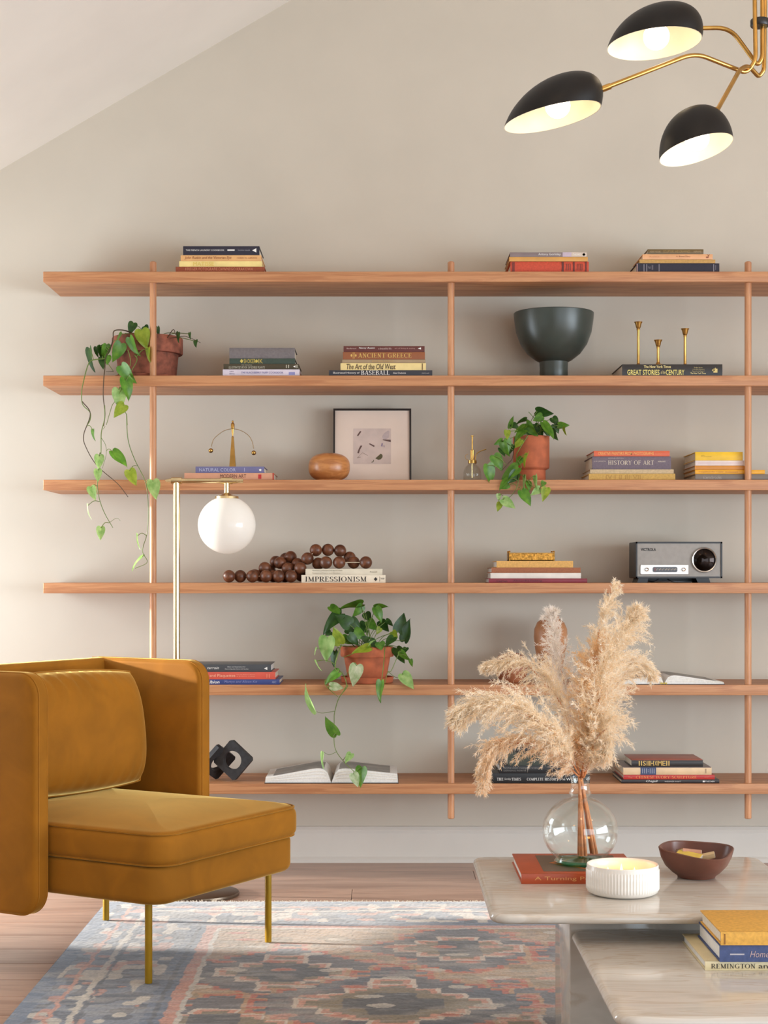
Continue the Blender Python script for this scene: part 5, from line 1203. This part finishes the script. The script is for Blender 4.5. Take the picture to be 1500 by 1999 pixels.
# ------------------------------------------------------------------ rug
RX0, RX1, RY0, RY1 = -.842, 1.70, 1.9, 4.985
def vnoise(x, y, sx, sy, seed):
    g = np.random.default_rng(seed); T = g.random((256, 256))
    X, Y_ = x/sx, y/sy; xi, yi = np.floor(X).astype(int), np.floor(Y_).astype(int); fx, fy_ = X-xi, Y_-yi
    fx = fx*fx*(3-2*fx); fy_ = fy_*fy_*(3-2*fy_)
    a, b, c, d = T[yi % 256, xi % 256], T[yi % 256, (xi+1) % 256], T[(yi+1) % 256, xi % 256], T[(yi+1) % 256, (xi+1) % 256]
    return (a*(1-fx)+b*fx)*(1-fy_)+(c*(1-fx)+d*fx)*fy_
def rug_colour(x, y):
    C = {k: np.array(lin(v)[:3]) for k, v in dict(slate=(84, 84, 90), blue=(100, 108, 124), grey=(142, 142, 146), cream=(200, 188, 172), rust=(186, 92, 56), pink=(198, 136, 110), tan=(176, 142, 102), olive=(132, 114, 82), char=(64, 64, 70)).items()}
    out = np.empty(x.shape+(3,)); out[:] = C['blue']
    def put(mask, c, a=1.0):
        mk = (np.clip(mask, 0, 1)*a)[..., None]; out[:] = out*(1-mk)+C[c]*mk
    wx = x+.010*(vnoise(x, y, .05, .03, 1)-.5); wy = y+.014*(vnoise(x, y, .05, .04, 2)-.5)
    e = np.minimum(np.minimum(wx-RX0, RX1-wx), np.minimum(RY1-wy, wy-RY0))           # distance to the edge
    put((e > .045)*(e < .30)*1.0, 'grey', .45)
    put(((e > .045)*(e < .30))*(vnoise(x, y, .05, .035, 3) > .52), 'slate', .8)
    put(((e > .045)*(e < .30))*(vnoise(x, y, .035, .05, 4) > .66), 'cream', .8)
    put(((e > .06)*(e < .28))*(vnoise(x, y, .045, .035, 5) > .70), 'pink', .7)
    for d0, d1, c in ((.085, .096, 'pink'), (.135, .150, 'cream'), (.155, .163, 'slate'), (.318, .330, 'slate'), (.345, .375, 'pink'), (.375, .388, 'cream')):
        put((e > d0)*(e < d1), c, .85)
    fld = e > .388
    put(fld, 'tan', .9); put(fld*(vnoise(x, y, .07, .04, 6) > .5), 'olive', .6)
    # stepped medallions drawn as thin rust and tan outlines around slate and olive grounds
    st = .058
    for cx_, cy_, n_ in ((.30, 3.30, 1.25), (-.25, 4.10, .50), (.20, 4.36, .46), (.66, 4.30, .50), (-.38, 3.62, .44), (1.05, 3.95, .46), (.02, 3.80, .62)):
        qx = np.floor(np.abs(wx-cx_)/st)*st; qy = np.floor(np.abs(wy-cy_)/(st*.8))*st*.8
        dd = qx+qy; inn = np.maximum(np.abs(wx-cx_)-qx, (np.abs(wy-cy_)-qy)*1.25)          # place inside the step cell
        r1, r2 = n_*.56, n_*.30
        put(fld*(dd < r1), 'slate', .85); put(fld*(dd < r2), 'olive', .85); put(fld*(dd < n_*.12), 'char', .8)
        for rr, c1, c2 in ((r1, 'rust', 'tan'), (r2, 'pink', 'cream')):
            edge = (dd < rr)*(dd >= rr-st*1.02)
            put(fld*edge*(inn > .030), c1, .9); put(fld*edge*(inn > .046), c2, .85)
    # small blossoms
    gx_, gy_ = np.mod(wx+.03*np.floor(wy/.085), .125)-.0625, np.mod(wy, .085)-.0425
    bl = (gx_/.034)**2+(gy_/.016)**2; pick = vnoise(np.floor((wx+.03*np.floor(wy/.085))/.125)*.125+.001, np.floor(wy/.085)*.085+.001, .0625, .0425, 8)
    put(fld*(bl < 1)*(pick > .66), 'pink', .75); put(fld*(bl < .45)*(pick > .66), 'rust', .8); put(fld*(bl < 1)*(pick < .18), 'cream', .7)
    # wear, weft streaks and pile speckle
    wear = .55*vnoise(x, y, .20, .12, 9)+.45*vnoise(x, y, .06, .018, 10)
    put(np.clip((wear-.50)*2.2, 0, .5), 'cream', .6)
    streak = vnoise(x, y, .045, .006, 11); put(np.clip((streak-.62)*1.4, 0, .4), 'grey', .8); put(np.clip((.34-streak)*1.5, 0, .4), 'char', .8)
    spk = vnoise(x, y, .0035, .006, 12)*.6+.4*np.random.default_rng(13).random(x.shape)
    out *= (.70+.62*spk)[..., None]
    return out
xs = np.arange(RX0, RX1+.001, .0032); ys = np.concatenate([np.arange(RY0, 3.45, .02), np.arange(3.45, RY1+.0005, .0045)])
X, Yg_ = np.meshgrid(xs, ys); colr = rug_colour(X, Yg_)
pile = .0085+.0007*(vnoise(X, Yg_, .006, .010, 21)-.5)+.0005*(np.random.default_rng(22).random(X.shape)-.5)
pile[:, 0] = pile[:, -1] = .001; pile[0] = pile[-1] = .001
nx, ny = len(xs), len(ys)
co = np.stack([X, Yg_, pile], -1).reshape(-1, 3)
ii = np.arange(nx*ny).reshape(ny, nx); fc = np.stack([ii[:-1, :-1], ii[:-1, 1:], ii[1:, 1:], ii[1:, :-1]], -1).reshape(-1, 4)
me = bpy.data.meshes.new('rug_pile'); me.vertices.add(len(co)); me.vertices.foreach_set('co', co.ravel())
me.loops.add(fc.size); me.loops.foreach_set('vertex_index', fc.ravel().astype(np.int32)); me.polygons.add(len(fc))
me.polygons.foreach_set('loop_start', np.arange(0, fc.size, 4, dtype=np.int32)); me.polygons.foreach_set('loop_total', np.full(len(fc), 4, dtype=np.int32)); me.update(calc_edges=True)
at = me.color_attributes.new('Pattern', 'FLOAT_COLOR', 'POINT'); at.data.foreach_set('color', np.concatenate([colr.reshape(-1, 3), np.ones((nx*ny, 1))], 1).ravel().astype(np.float32))
def rug_mat():
    m, nt, bs = new_mat('rug_wool'); a = N(nt, 'ShaderNodeAttribute'); a.attribute_name = 'Pattern'
    nt.links.new(a.outputs['Color'], bs.inputs['Base Color']); bs.inputs['Roughness'].default_value = .9; bs.inputs['Specular IOR Level'].default_value = .15
    bs.inputs['Sheen Weight'].default_value = .35; bs.inputs['Sheen Roughness'].default_value = .4; return m
me.materials.append(rug_mat()); me.shade_smooth()
rug = thing('rug', 'faded oriental rug in slate blue, cream and rust under the chair and tables', 'rug', (0, 0, 0))
pl = obj('pile', me, rug)
g = np.random.default_rng(31); m = MB()
for i in range(900):
    x = RX0+g.random()*(RX1-RX0); L = .006+.012*g.random()**2; a = g.normal()*.5
    p0 = Vector((x, RY1-.003, .006)); p1 = p0+Vector((math.sin(a)*L*.6, L*.7, .002+.004*g.random())); p2 = p0+Vector((math.sin(a)*L*1.1, L*1.3, -.003))
    w = Vector((.0012, 0, 0))
    m.add([p0-w, p0+w, p1+w*.8, p1-w*.8, p2+w*.3, p2-w*.3], [(0, 1, 2, 3), (3, 2, 4, 5)])
for i in range(26):                            # ravelled corner
    x = RX0-.012+.05*g.random(); p0 = Vector((RX0+.01+.03*g.random(), RY1-.004, .007)); p1 = Vector((x, RY1+.02*g.random(), .004+.01*g.random())); w = Vector((.0012, 0, 0))
    m.add([p0-w, p0+w, p1+w*.4, p1-w*.4], [(0, 1, 2, 3)])
fo = m.build('fringe', plain('fringe_wool', (222, 206, 184), .9), rug, smooth=False, recalc=False); fo['kind'] = 'stuff'
